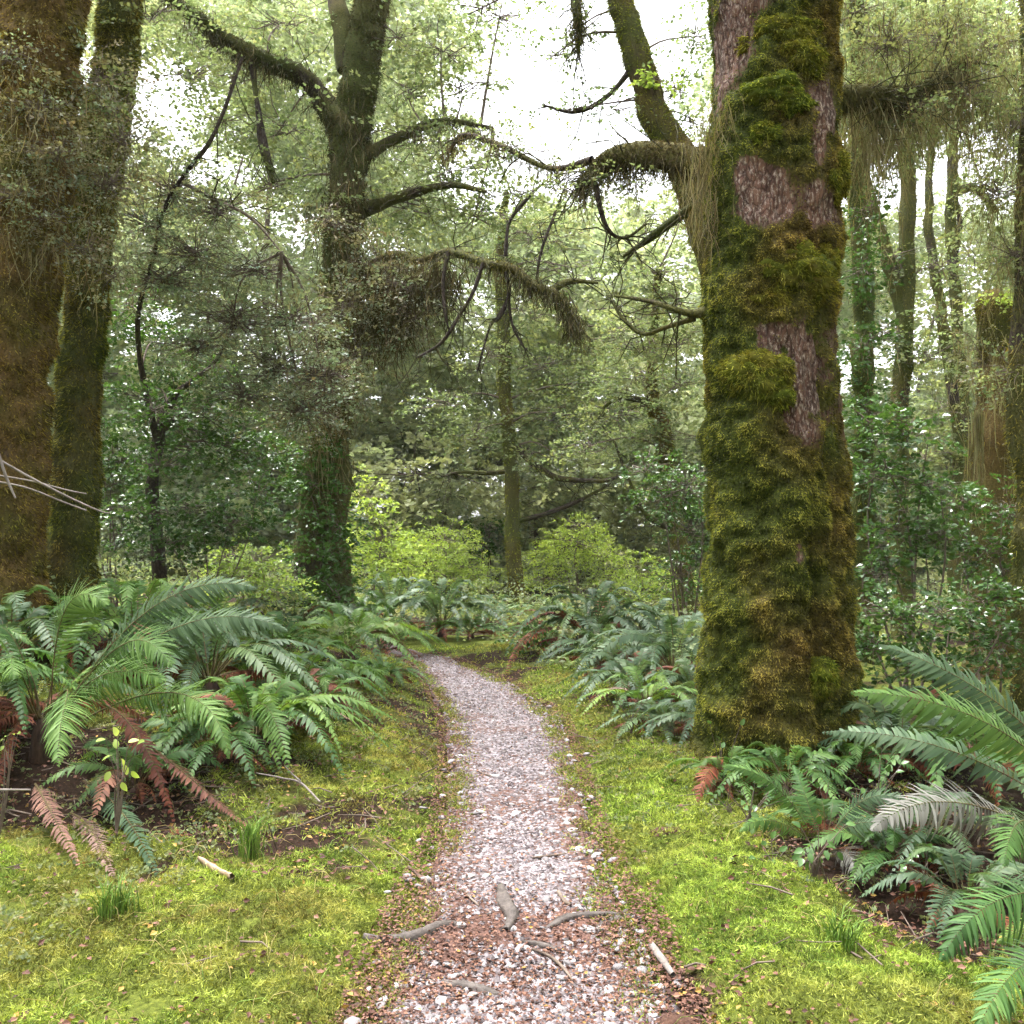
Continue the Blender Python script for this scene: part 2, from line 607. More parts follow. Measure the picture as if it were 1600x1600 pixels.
M['litter'] = leaf_mat('leaf_litter', [(0, (.04, .018, .013)), (.5, (.115, .052, .037)), (1, (.23, .12, .08))],
                       [(0, (.22, .12, .03)), (1, (.42, .27, .07))], trans=0.1, rough=0.7)
M['stone'] = plain_mat('river_stone', [(0, (.12, .108, .112)), (.5, (.27, .25, .255)), (1, (.45, .43, .435))], 40, 0.6, use_rnd=True, bump=0.3)
M['gravel'] = plain_mat('gravel_chip', [(0, (.07, .054, .055)), (.4, (.165, .14, .148)), (1, (.38, .345, .362))], 60, 0.65, use_rnd=True, bump=0.3)
M['root'] = plain_mat('bare_root', [(.3, (.035, .028, .025)), (.7, (.12, .10, .09))], 25, 0.7, (1, 1, 1), 0.6)
M['earth'] = plain_mat('dark_earth', [(.3, (.03, .014, .009)), (.7, (.09, .045, .03))], 40, 0.9, None, 0.9)
M['cutwood'] = plain_mat('split_wood', [(.3, (.20, .13, .08)), (.7, (.40, .30, .21))], 30, 0.7, (1, 1, 1))
M['fibre'] = plain_mat('fern_rootstock', [(.3, (.018, .011, .008)), (.7, (.07, .04, .028))], 40, 0.9, (1, 1, .3), 0.9)


def ground_mat():
    m, nt, out = new_mat('forest_floor')
    n1 = noise_tex(nt, 3.0, 6, 0.65)
    n2_ = noise_tex(nt, 40, 5, 0.7)
    moss = ramp(nt, n2_, [(.3, (.035, .045, .008)), (.55, (.10, .12, .02)), (.75, (.19, .2, .035))])
    soil = ramp(nt, n2_, [(.3, (.010, .006, .004)), (.6, (.030, .017, .011)), (.78, (.07, .038, .025))])
    ad = node(nt, 'ShaderNodeMath', operation='MULTIPLY_ADD')
    nt.links.new(n1, ad.inputs[0])
    ad.inputs[1].default_value = 0.8
    ad.inputs[2].default_value = -0.4
    a2 = node(nt, 'ShaderNodeMath', operation='ADD')
    nt.links.new(attr(nt, 'rnd'), a2.inputs[0])
    nt.links.new(ad.outputs[0], a2.inputs[1])
    c = mixc(nt, ramp(nt, a2.outputs[0], [(.4, (0, 0, 0)), (.6, (1, 1, 1))]), soil, moss)
    b = node(nt, 'ShaderNodeBsdfPrincipled', Roughness=0.95)
    b.inputs['Specular IOR Level'].default_value = 0.1
    nt.links.new(c, b.inputs['Base Color'])
    bp = node(nt, 'ShaderNodeBump', Strength=0.8, Distance=0.03)
    nt.links.new(n2_, bp.inputs['Height'])
    nt.links.new(bp.outputs[0], b.inputs['Normal'])
    nt.links.new(b.outputs[0], out.inputs['Surface'])
    return m


def path_mat():
    m, nt, out = new_mat('gravel_path')
    tc = nt.nodes.new('ShaderNodeTexCoord')
    n1 = noise_tex(nt, 2.2, 5, 0.6)
    n2_ = noise_tex(nt, 70, 4, 0.7)
    vo = node(nt, 'ShaderNodeTexVoronoi', Scale=55.0)
    nt.links.new(tc.outputs['Object'], vo.inputs['Vector'])
    sep = nt.nodes.new('ShaderNodeSeparateColor')
    nt.links.new(vo.outputs['Color'], sep.inputs[0])
    chip = ramp(nt, sep.outputs[0], [(0, (.06, .044, .043)), (.5, (.135, .112, .116)), (1, (.28, .245, .26))])
    lit = ramp(nt, n2_, [(.3, (.035, .018, .013)), (.6, (.12, .062, .048)), (.8, (.21, .125, .095))])
    ad = node(nt, 'ShaderNodeMath', operation='MULTIPLY_ADD')
    nt.links.new(n1, ad.inputs[0])
    ad.inputs[1].default_value = 1.3
    ad.inputs[2].default_value = -0.65
    a2 = node(nt, 'ShaderNodeMath', operation='ADD')
    nt.links.new(attr(nt, 'rnd'), a2.inputs[0])
    nt.links.new(ad.outputs[0], a2.inputs[1])
    a3 = node(nt, 'ShaderNodeMath', operation='MULTIPLY_ADD')
    nt.links.new(sep.outputs[1], a3.inputs[0])
    a3.inputs[1].default_value = 0.7
    nt.links.new(a2.outputs[0], a3.inputs[2])
    c = mixc(nt, ramp(nt, a3.outputs[0], [(.55, (0, 0, 0)), (.75, (1, 1, 1))]), lit, chip)
    b = node(nt, 'ShaderNodeBsdfPrincipled', Roughness=0.8)
    b.inputs['Specular IOR Level'].default_value = 0.25
    nt.links.new(c, b.inputs['Base Color'])
    bp = node(nt, 'ShaderNodeBump', Strength=0.8, Distance=0.012)
    nt.links.new(mixc(nt, 0.4, vo.outputs['Distance'], n2_), bp.inputs['Height'])
    nt.links.new(bp.outputs[0], b.inputs['Normal'])
    nt.links.new(b.outputs[0], out.inputs['Surface'])
    return m


# ------------------------------------------------------------------ the ground and the path
def moss_cover(x, y):
    sd = path_sd(x, y)
    m = 0.56 + 0.65 * n2(x, y, 0.9, 3, 31) + 0.75 * n2(x, y, 4.5, 4, 32)
    m = m * sstep(-0.17, 0.08, sd + 0.16 * n2(x, y, 4, 3, 33))
    # bare litter under the ferns on both sides
    m = m - .75 * np.exp(-(((x - 2.1) / 0.65) ** 2 + ((y - 4.5) / 1.2) ** 2))
    m = m - .55 * np.exp(-(((x + 2.3) / 0.9) ** 2 + ((y - 5.4) / 0.75) ** 2))
    m = m - .2 * np.exp(-(((x + 1.05) / 0.35) ** 2 + ((y - 4.7) / 0.22) ** 2))
    m = m + 0.7 * np.exp(-(((x + 1.35) / 1.0) ** 2 + ((y - 3.3) / 0.8) ** 2))
    m = m + 0.6 * np.exp(-(((x - 1.1) / 0.45) ** 2 + ((y - 3.6) / 1.0) ** 2))
    m = m + 0.5 * np.exp(-(((x - 0.75) / 0.25) ** 2 + ((y - 5.6) / 1.2) ** 2))
    return np.clip(m, 0, 1.1)


def build_ground():
    s = np.linspace(-1, 1, 231)
    xs = np.sinh(s * 4.6) / math.sinh(4.6) * 320
    u = np.linspace(-0.55, 1, 280)
    ys = 5.0 + np.sinh(u * 4.9) / math.sinh(4.9) * 330
    X, Y = np.meshgrid(xs, ys, indexing='ij')
    Z = G(X, Y)
    near = (np.hypot(X, Y) < 14)
    mm = moss_cover(X, Y)
    sd = path_sd(X, Y)
    Z = Z + near * 0.025 * mm * (0.5 + n2(X, Y, 9, 2, 41)) * sstep(0.0, 0.25, sd)
    Z = Z - 0.05 * sstep(0.0, -0.15, sd) * (Y < 20)
    nx, ny = X.shape
    i = np.arange(nx * ny).reshape(nx, ny)
    q = np.stack([i[:-1, :-1], i[1:, :-1], i[1:, 1:], i[:-1, 1:]], -1).reshape(-1, 4)
    mb = MB()
    mb.add(np.stack([X, Y, Z], -1), q, None, mm.ravel(), 0)
    o = mb.build('ground', ground_mat())
    tag(o, 'mossy forest floor with brown litter on both sides of the path', kind='structure')
    return o


ground = build_ground()


def build_path():
    ys = np.concatenate([np.arange(1.2, 12.5, 0.04), np.arange(12.5, 14.6, 0.1)])
    w = np.linspace(-1, 1, 41)
    L, R = np.interp(ys, PY, PL), np.interp(ys, PY, PR)
    L = L - 0.03 + 0.10 * n2(ys, ys * 0 + 3, 2.2, 4, 51)
    R = R + 0.03 + 0.10 * n2(ys, ys * 0 + 9, 2.2, 4, 52)
    X = (L + R)[:, None] / 2 + (R - L)[:, None] / 2 * w[None]
    Y = np.repeat(ys[:, None], 41, 1)
    edge = 1 - np.abs(w)[None] ** 3
    Z = G(X, Y) + 0.012 * n2(X, Y, 3, 2, 61) + 0.007 * n2(X, Y, 14, 2, 62) - 0.04 * (1 - sstep(0, 0.12, 1 - np.abs(w)))[None] * 1.0 + 0.008
    # low step held by the roots
    Z = Z + 0.05 * sstep(3.35, 3.75, Y) * (Y < 30)
    gr = 0.10 + 0.26 * edge + 0.16 * sstep(4.2, 7, Y) + 0.6 * n2(X, Y, 2.2, 3, 63) \
        - 0.5 * np.exp(-(((Y - 3.75) / 0.16) ** 2)) * (X > -0.5) - 0.35 * np.exp(-((X + 0.15) / 0.3) ** 2 - ((Y - 3.35) / 0.3) ** 2) \
        - 0.35 * np.exp(-((X - 0.36) / 0.14) ** 2 - ((Y - 6.6) / 0.7) ** 2)
    n, k = X.shape
    i = np.arange(n * k).reshape(n, k)
    q = np.stack([i[:-1, :-1], i[:-1, 1:], i[1:, 1:], i[1:, :-1]], -1).reshape(-1, 4)
    mb = MB()
    mb.add(np.stack([X, Y, Z], -1), q, None, gr.ravel(), 0)
    o = mb.build('path', path_mat())
    tag(o, 'pale gravel footpath with red-brown leaf litter curving away to the left', kind='structure')
    return o


path = build_path()


def path_z(x, y):
    return G(x, y) + 0.05 * sstep(3.35, 3.75, y) + 0.012 * n2(x, y, 3, 2, 61) + 0.008


ICO = None


def icosphere(sub):
    t = (1 + 5 ** 0.5) / 2
    v = [(-1, t, 0), (1, t, 0), (-1, -t, 0), (1, -t, 0), (0, -1, t), (0, 1, t), (0, -1, -t), (0, 1, -t), (t, 0, -1), (t, 0, 1), (-t, 0, -1), (-t, 0, 1)]
    f = [(0, 11, 5), (0, 5, 1), (0, 1, 7), (0, 7, 10), (0, 10, 11), (1, 5, 9), (5, 11, 4), (11, 10, 2), (10, 7, 6), (7, 1, 8), (3, 9, 4), (3, 4, 2), (3, 2, 6), (3, 6, 8), (3, 8, 9), (4, 9, 5), (2, 4, 11), (6, 2, 10), (8, 6, 7), (9, 8, 1)]
    v = [list(norm(A(a, float))) for a in v]
    for _ in range(sub):
        cache, nf = {}, []

        def mid(a, b):
            k = (min(a, b), max(a, b))
            if k not in cache:
                v.append(list(norm(A(v[a]) + A(v[b]))))
                cache[k] = len(v) - 1
            return cache[k]
        for a, b, c in f:
            x, y, z = mid(a, b), mid(b, c), mid(c, a)
            nf += [(a, x, z), (b, y, x), (c, z, y), (x, y, z)]
        f = nf
    return A(v), A(f)


def build_stones():
    V0, F0 = icosphere(1)
    meshes = []
    for k in range(14):
        sc_ = A([1, RNG.uniform(.55, .9), RNG.uniform(.28, .5)])
        V = V0 * (1 + 0.5 * fbm(V0 * 1.3 + k * 7, 2, 70 + k)[:, None] + 0.22 * vnoise(V0 * 3.1 + k, 90 + k)[:, None]) * sc_
        mb = MB()
        mb.add(V, None, F0, RNG.uniform(0.15, 1.0), 0)
        meshes.append(mb.mesh('stone', [M['stone']], True))
    spots = []
    # stones that can be told apart in the photograph: px, py, radius px
    for px, py, r in [(895, 1280, 11), (890, 1192, 9), (705, 1222, 9), (706, 1200, 7), (862, 1312, 9), (870, 1330, 8), (905, 1340, 9), (915, 1345, 8), (958, 1358, 9), (637, 1385, 10),
                      (640, 1390, 9), (672, 1365, 6), (720, 1460, 12), (700, 1505, 14), (708, 1520, 14), (672, 1530, 12), (575, 1540, 12), (620, 1535, 10), (640, 1530, 8),
                      (690, 1560, 13), (735, 1548, 9), (745, 1560, 8), (550, 1592, 22), (725, 1570, 13), (670, 1580, 12), (732, 1580, 10), (800, 1465, 9), (958, 1490, 11),
                      (975, 1475, 8), (940, 1520, 8), (1008, 1500, 13), (1000, 1468, 9), (1062, 1532, 14), (990, 1545, 10), (1030, 1560, 10), (848, 1505, 9), (800, 1560, 12),
                      (965, 1510, 12), (980, 1530, 12), (1010, 1535, 9), (1020, 1580, 11), (905, 1560, 9), (590, 1500, 9), (660, 1492, 7), (605, 1410, 6), (973, 1425, 7),
                      (920, 1420, 8), (900, 1383, 7), (868, 1262, 8), (880, 1300, 6), (690, 1290, 7), (695, 1215, 6), (905, 1355, 8), (1005, 1560, 8), (760, 1590, 9), (640, 1590, 9)]:
        g = Gp(px, py)
        spots.append((g[0], g[1], r / F * g[1]))
    n = 0
    while len(spots) < 298:
        y = 2.9 + 6.0 * RNG.random() ** 2.2
        l, r = np.interp(y, PY, PL), np.interp(y, PY, PR)
        x = RNG.uniform(l - 0.02, r + 0.02)
        if y > 3.7 and RNG.random() < 0.45:
            x = (l if RNG.random() < 0.45 else r) + RNG.normal(0, 0.05)
        if y < 3.7 and RNG.random() < 0.35:
            x = RNG.uniform(0.1, r)
        spots.append((x, y, RNG.uniform(0.009, 0.026) * (1 + 0.05 * y)))
    for k, (x, y, r) in enumerate(spots):
        o = bpy.data.objects.new('stone', meshes[k % 14])
        COL.objects.link(o)
        o.parent = path
        o.location = (x, y, float(path_z(x, y)) + r * 0.04)
        o.rotation_euler = (RNG.normal(0, .2), RNG.normal(0, .2), RNG.uniform(0, 6.28))
        o.scale = (r, r, r)
    # fine gravel, too small to pick apart
    V1 = A([(1, 0, 0), (-1, 0, 0), (0, 1, 0), (0, -1, 0), (.2, .1, 1), (0, 0, -1)], float)
    F1 = A([(0, 2, 4), (2, 1, 4), (1, 3, 4), (3, 0, 4), (2, 0, 5), (1, 2, 5), (3, 1, 5), (0, 3, 5)])
    N = 12500
    y = 2.8 + 9.5 * RNG.random(N) ** 1.7
    l, r = np.interp(y, PY, PL), np.interp(y, PY, PR)
    x = l + (r - l) * np.clip(RNG.normal(0.52, 0.27, N), -0.02, 1.02)
    keep = (n2(x, y, 2.2, 3, 63) > -0.1 + 0.3 * (np.abs(y - 3.75) < 0.15)) | (RNG.random(N) < 0.25)
    x, y = x[keep], y[keep]
    N = len(x)
    s = RNG.uniform(0.0045, 0.013, N) * (1 + 0.06 * y)
    s = np.where((y < 3.9) & (RNG.random(N) < .3), RNG.uniform(.012, .022, N), s)
    z = path_z(x, y) + s * 0.1
    az = RNG.random(N) * 6.28
    ca, sa = np.cos(az), np.sin(az)
    B = V1[None] * np.stack([np.ones(N), RNG.uniform(.6, 1, N), RNG.uniform(.4, .7, N)], -1)[:, None] * RNG.uniform(0.75, 1.25, (N, 6, 1))
    V = np.stack([B[..., 0] * ca[:, None] - B[..., 1] * sa[:, None], B[..., 0] * sa[:, None] + B[..., 1] * ca[:, None], B[..., 2]], -1) * s[:, None, None]
    V += np.stack([x, y, z], -1)[:, None]
    Fq = (F1[None] + (np.arange(N) * 6)[:, None, None]).reshape(-1, 3)
    mb = MB()
    mb.add(V, None, Fq, np.repeat(RNG.random(N) ** 0.9, 6), 0)
    o = mb.build('gravel', M['gravel'], path, False)
    tag(o, kind='stuff')
    # leaf litter
    N = 22000
    y = 2.8 + 10 * RNG.random(N) ** 1.8
    l, r = np.interp(y, PY, PL), np.interp(y, PY, PR)
    e = RNG.random(N)
    x = np.where(e < 0.4, l + np.abs(RNG.normal(0, .14, N)) - 0.12, np.where(e < 0.75, r - np.abs(RNG.normal(0, .14, N)) + 0.12, l + (r - l) * RNG.random(N)))
    step = RNG.random(N) < 0.22
    x = np.where(step, RNG.uniform(-0.5, 0.6, N), x)
    y = np.where(step, RNG.normal(3.5, 0.28, N), y)
    p = np.stack([x, y, np.maximum(path_z(x, y), G(x, y)) + 0.006 + RNG.random(N) * 0.008], -1)
    mb = MB()
    d = RNG.normal(0, 1, (N, 3)) * A([1, 1, 0.15])
    nn = A([0, 0, 1.0]) + RNG.normal(0, .35, (N, 3))
    leaves(mb, p, d, nn, RNG.uniform(.007, .018, N) * (1 + 0.05 * y), 0.33, None, (RNG.random(N) < 0.03) * 1.0)
    o = mb.build('leaf_litter', M['litter'], path, False)
    tag(o, kind='stuff')


build_stones()


# ------------------------------------------------------------------ moss carpet and grass
def build_moss():
    mb = MB()
    for (ya, yb, xa, xb, N, ln, wd) in [(2.7, 4.6, -2.6, 2.3, 210000, .024, .0042), (4.6, 7.5, -3.2, 2.4, 140000, .032, .007), (7.5, 13.5, -4, 2.6, 70000, .04, .012)]:
        x = RNG.uniform(xa, xb, N)
        y = RNG.uniform(ya, yb, N)
        mm = moss_cover(x, y)
        tuft = .75 * n2(x, y, 9, 2, 41) + .5 * n2(x, y, 26, 2, 43)
        k = RNG.random(N) < sstep(0.25, 0.75, mm + 0.25 * tuft)
        x, y, mm, tuft = x[k], y[k], mm[k], tuft[k]
        n = len(x)
        z = G(x, y) + 0.045 * mm * (0.5 + tuft)
        # hue 0 bright yellow green, 1 brownish
        hue = np.clip(0.42 + 1.8 * n2(x, y, 1.7, 3, 77) + 0.9 * n2(x, y, 7, 2, 78), 0, 1)
        hue = hue * (1 - 0.8 * np.exp(-(((x - 1.0) / 0.5) ** 2 + ((y - 4.2) / 1.8) ** 2)))
        hue = hue * (1 - 0.3 * np.exp(-(((x + 1.2) / 0.9) ** 2 + ((y - 3.2) / 0.7) ** 2)))
        hue = np.clip(hue + 0.35 * np.exp(-(((x + 0.95) / 0.5) ** 2 + ((y - 5.6) / 1.2) ** 2)), 0, 1)
        rnd = np.clip(0.48 + 1.2 * tuft + RNG.normal(0, .28, n), 0, 1)
        blades(mb, np.stack([x, y, z], -1), A([[0, 0, .8]]), ln * RNG.uniform(.5, 1.5, n), wd, 0.9, 0.2, rnd, hue)
    N = 60000
    y = 2.8 + 9 * RNG.random(N) ** 1.5
    lft = RNG.random(N) < .5
    e = np.where(lft, np.interp(y, PY, PL), np.interp(y, PY, PR))
    off = RNG.normal(0, .055, N) + .08 * n2(np.where(lft, 1.0, 7.0), y, 2.5, 3, 95) + .05
    x = e + np.where(lft, off - .04, .04 - off)
    k = RNG.random(N) < sstep(-.25, .35, n2(x, y, 5, 3, 96))
    x, y = x[k], y[k]
    n = len(x)
    z = np.maximum(G(x, y), np.where(path_sd(x, y) < .03, path_z(x, y), -9)) + .002
    blades(mb, np.stack([x, y, z], -1), A([[0, 0, .7]]), .02 * RNG.uniform(.5, 1.5, n) * (1 + .07 * y), .0035 * (1 + .1 * y), .9, .2, RNG.random(n), np.clip(.45 + 1.2 * n2(x, y, 3, 3, 97), 0, 1))
    o = mb.build('moss_carpet', M['gmoss'])
    tag(o, 'yellow-green moss carpet spreading on both sides of the gravel path', 'moss', kind='stuff')
    # thin bleached grass wisps
    mb = MB()
    N = 380
    x = np.where(RNG.random(N) < 0.7, RNG.uniform(-2.2, -0.6, N), RNG.uniform(0.6, 2.0, N))
    y = RNG.uniform(2.8, 5.5, N)
    k = path_sd(x, y) > 0.05
    x, y = x[k], y[k]
    n = len(x)
    az = RNG.random(n) * 6.28
    L = RNG.uniform(.06, .17, n)
    p0 = np.stack([x, y, G(x, y)], -1)
    dr = np.stack([np.cos(az), np.sin(az), np.zeros(n)], -1)
    pts = np.stack([p0, p0 + (dr * .3 + A([0, 0, .4])) * L[:, None], p0 + (dr * .75 + A([0, 0, .45])) * L[:, None], p0 + (dr * 1.1 + A([0, 0, .2])) * L[:, None]], 1)
    tubes(mb, pts, np.stack([np.full(n, .0013), np.full(n, .0012), np.full(n, .001), np.full(n, .0004)], 1), 3, RNG.random(n), (RNG.random(n) < 0.7) * 1.0)
    o = mb.build('grass_wisps', M['grass'])
    tag(o, 'thin bleached grass wisps scattered through the moss', 'grass', kind='stuff')


build_moss()


def build_floor_litter():
    N = 26000
    x, y = RNG.uniform(-3.2, 2.6, N), 2.8 + 8 * RNG.random(N) ** 1.6
    mm = moss_cover(x, y)
    k = (path_sd(x, y) > 0) & (RNG.random(N) < 1.15 - mm)
    x, y = x[k], y[k]
    n = len(x)
    mb = MB()
    p = np.stack([x, y, G(x, y) + .02 + RNG.random(n) * .02], -1)
    leaves(mb, p, RNG.normal(0, 1, (n, 3)) * A([1, 1, .25]), A([0, 0, 1.0]) + RNG.normal(0, .5, (n, 3)), RNG.uniform(.012, .035, n), .33, None, (RNG.random(n) < .1) * 1.0)
    tag(mb.build('leaf_litter', M['litter'], ground, False), kind='stuff')
    mb = MB()
    n = 700
    x, y = RNG.uniform(-3.0, 2.6, n), RNG.uniform(3.0, 7.5, n)
    k = (path_sd(x, y) > .1) & (RNG.random(n) < 1.2 - moss_cover(x, y))
    x, y = x[k], y[k]
    n = len(x)
    c = np.stack([x, y, G(x, y) + .03], -1)
    d = norm(RNG.normal(0, 1, (n, 3)) * A([1, 1, .2])) * RNG.uniform(.05, .2, (n, 1))
    pts = np.stack([c - d, c + RNG.normal(0, .012, (n, 3)), c + d], 1)
    tubes(mb, pts, np.tile(A([.003, .003, .0015]), (n, 1)) * RNG.uniform(.5, 1.5, (n, 1)), 4, .5, 0)
    tag(mb.build('fallen_twigs', M['twig'], ground), kind='stuff')


build_floor_litter()


def build_ground_cover():
    N = 5200
    x, y = RNG.uniform(-3.4, 2.7, N), 3.2 + 9 * RNG.random(N) ** 1.2
    sd = path_sd(x, y)
    k = (sd > .12) & (RNG.random(N) < sstep(-.15, .35, n2(x, y, 1.1, 3, 91) + .35 * sstep(.5, 1.3, sd) - .5 * sstep(4.4, 3.4, y) * (sd < 1.2)))
    x, y = x[k], y[k]
    n = len(x)
    p = np.stack([x, y, G(x, y) + RNG.uniform(.01, .05, n)], -1)
    az = RNG.random(n) * 6.28
    d = np.stack([np.cos(az), np.sin(az), RNG.uniform(.3, 1.5, n)], -1)
    mb = MB()
    sprays(mb, p, d, RNG.uniform(.05, .14, n), 11, .017, .3, .5, .4, np.clip(RNG.normal(.4, .4, n), 0, 1))
    tag(mb.build('ground_cover', M['beech'], None, False), 'low leafy ground cover creeping between the ferns and the moss', 'ground cover', kind='stuff')


build_ground_cover()


def grass_tuft(px, py, hpx, label):
    g = Gp(px, py)
    mb = MB()
    n = 60
    az = RNG.random(n) * 6.28
    L = hpx / F * g[1] * RNG.uniform(.5, 1.2, n)
    p0 = g + np.stack([RNG.normal(0, .03, n), RNG.normal(0, .03, n), np.zeros(n)], -1)
    dr = np.stack([np.cos(az), np.sin(az), np.zeros(n)], -1)
    sp = RNG.uniform(.1, .7, n)[:, None]
    pts = np.stack([p0, p0 + (dr * .2 * sp + A([0, 0, .5])) * L[:, None], p0 + (dr * .6 * sp + A([0, 0, .85])) * L[:, None], p0 + (dr * 1.1 * sp + A([0, 0, .95])) * L[:, None]], 1)
    tubes(mb, pts, np.tile(A([.0028, .0026, .002, .0005]), (n, 1)), 3, RNG.random(n), 0)
    t = thing('grass_tuft', g, label, 'grass', 'green grass tufts in the moss')
    tag(mb.build('grass_blades', M['grass'], t), kind='stuff')


grass_tuft(180, 1425, 55, 'bright green grass tuft in the moss below the fallen brown fronds')
grass_tuft(1315, 1480, 60, 'green grass tuft at the dark hollow beside the right-hand moss')
grass_tuft(390, 1335, 60, 'small green grass tuft beside the split pale wood')


# ------------------------------------------------------------------ ferns
def bez(P0, P1, P2, t):
    t = t[:, None]
    return (1 - t) ** 2 * P0 + 2 * t * (1 - t) * P1 + t * t * P2


def frond(mb, P0, P1, P2, W, pairs=40, lod=0, roll=0.0, droop=0.25, t0=0.16, hue=0.0, mat=0, smat=1, ragged=0.0, srad=0.004, face=0.0):
    t = np.linspace(t0, 0.995, pairs)
    u = (t - t0) / (1 - t0)
    C = bez(P0, P1, P2, t)
    wob = norm(np.cross(P2 - P0, A([0, 0, 1.0]))) * np.linalg.norm(P2 - P0) * RNG.normal(0, .03)
    wf = RNG.uniform(2, 5)
    C = C + np.sin(t * wf)[:, None] * wob
    tt = t[:, None]
    T = norm(2 * (1 - tt) * (P1 - P0) + 2 * tt * (P2 - P1))
    h = P2 - P0
    side0 = norm(np.cross(A([h[0], h[1], 1e-4]), A([0, 0, 1.0])))
    S = norm(side0[None] - T * (T @ side0)[:, None])
    N = np.cross(S, T)
    if face:
        cv = norm(A([0, 0, CAMH]) - C)
        cv = norm(cv - T * (cv * T).sum(-1, keepdims=True))
        N = norm(N * (1 - face) + cv * face)
        S = np.cross(T, N)
    if roll:
        S, N = S * math.cos(roll) + N * math.sin(roll), N * math.cos(roll) - S * math.sin(roll)
    prof = np.minimum(1, (np.maximum(u, .02) / .3)) ** .65 * np.maximum(1 - u ** 2.4, 0) ** .85 + 0.03
    Ltot = np.linalg.norm(np.diff(C, axis=0), axis=1).sum()
    sp = Ltot / pairs
    rb = RNG.random() * 0.45
    for sg in (-1, 1):
        l = (W * prof * RNG.uniform(.82, 1.1, pairs) * np.where(RNG.random(pairs) < .03, .35, 1))
        if ragged:
            l = l * (1 - ragged * (RNG.random(pairs) < 0.35) * RNG.random(pairs))
        l = l[:, None]
        ang = (0.22 + 0.55 * u + RNG.normal(0, .11, pairs))[:, None]
        D = S * sg * np.cos(ang) + T * np.sin(ang)
        wv = norm(T - D * (T * D).sum(-1, keepdims=True) + N * 0.22)
        dr = droop * RNG.uniform(.2, 1.9, (pairs, 1))
        rows, secs = [], ((0, .75), (.35, 1.0), (.72, .72)) if lod == 0 else ((0, .8), (.5, .95))
        hw = sp * 0.46
        for s_, w_ in secs:
            c = C + D * l * s_ - N * l * dr * s_ * s_ + T * l * .12 * s_ * s_
            rows += [c - wv * hw * w_, c + wv * hw * w_]
        rows.append(C + D * l - N * l * dr + T * l * .12)
        V = np.stack(rows, 1)
        m = len(rows)
        k = np.arange(pairs * m).reshape(pairs, m)
        q = np.concatenate([k[:, [2 * a, 2 * a + 1, 2 * a + 3, 2 * a + 2]] for a in range(len(secs) - 1)])
        tr = k[:, [m - 3, m - 2, m - 1]]
        r = np.clip(rb + RNG.random(pairs) * .55 + .12 * np.sin(u * 9 + rb * 20), 0, 1)
        mb.add(V, q, tr, np.repeat(r, m), hue, mat)
    tc = np.linspace(0, 1, 12)
    pc = bez(P0, P1, P2, tc) + np.sin(tc * wf)[:, None] * wob
    tubes(mb, pc, (srad * (1.1 - tc))[None].ravel(), 4 if lod == 0 else 3, 0.5, 0, smat)


NF = [0]


def fern(label, base, n, L, W, height=0.75, seed=0, group=None, kind='fern', pairs=46, lod=0, az0=0, az1=6.283, dead=3, stem=0.1, hue=0.0, flat=0.0, name='fern', extra=None, droop=0.25):
    """a crown of arching fronds, each its own mesh"""
    rs = np.random.default_rng(1000 + seed)
    n, stem, L, W, dead, pairs = int(n * 1.7), stem * .55, L * 1.12, W * 1.25, int(dead * 1.6), int(pairs * .85)
    t = thing(name, base, label, 'fern', group)
    top = A(base, float) + A([0, 0, stem])
    mb = MB()
    pc = np.stack([A(base) + A([0, 0, -.08]), A(base) + A([.01, 0, stem * .5]), top])
    tubes(mb, curve_pts(pc, 6)[None], A([[.06, .06, .055, .05, .04, .02]]) * (0.6 + 0.5 * L), 9, .5, 0, 0, cap=True)
    mb.build('rootstock', M['fibre'], t)
    for k in range(n):
        inner = k % 3 == 2
        az = az0 + (az1 - az0) * (k + rs.uniform(-.35, .35)) / n
        l = L * rs.uniform(.8, 1.12) * (0.85 if inner else 1)
        up = height * (1.25 if inner else rs.uniform(.75, 1.05))
        out = (0.55 if inner else rs.uniform(.8, 1.0)) * (1 + flat)
        dr = A([math.cos(az), math.sin(az), 0])
        az2 = az + rs.normal(0, .22)
        dr2 = A([math.cos(az2), math.sin(az2), 0])
        P0 = top + dr * 0.03
        P1 = top + dr * l * .38 * out + A([0, 0, l * .84 * up])
        P2 = top + dr2 * l * .92 * out + A([0, 0, l * (rs.uniform(.15, .55) if inner else rs.uniform(-.4, .12)) * up])
        g = float(G(P2[0], P2[1])) + 0.03
        P2[2] = max(P2[2], g)
        m2 = MB()
        frond(m2, P0, P1, P2, W * l / L, pairs, lod, rs.normal(0, .25), droop, hue=np.clip(hue + rs.normal(0, .22), 0, 1), srad=.0045 * L)
        old = (not inner) and rs.random() < .07
        m2.build('dead_frond' if old else 'frond', [M['dead' if old else kind], M['rachis']], t)
    for k in range(dead):
        az = az0 + (az1 - az0) * rs.random()
        dr = A([math.cos(az), math.sin(az), 0])
        l = L * rs.uniform(.6, .85)
        P2 = top + dr * l * .75
        P2[2] = float(G(P2[0], P2[1])) + .03
        P1 = top + dr * l * .4 + A([0, 0, l * .22])
        m2 = MB()
        frond(m2, top, P1, P2, W * .6, pairs, 1, rs.normal(0, .5), .6, ragged=.7, hue=0.0, srad=.004 * L)
        m2.build('dead_frond', [M['dead'], M['rachis']], t)
    if extra:
        for (a, b, c, w, mk, hh) in extra:
            m2 = MB()
            frond(m2, A(a), A(b), A(c), w * 1.15, int(pairs * 1.3), lod, 0, .5, hue=hh, srad=.004 * L, face=.55)
            m2.build('frond' if mk in ('fern', 'fernblue') else 'withered_frond', [M[mk], M['rachis']], t)
    return t


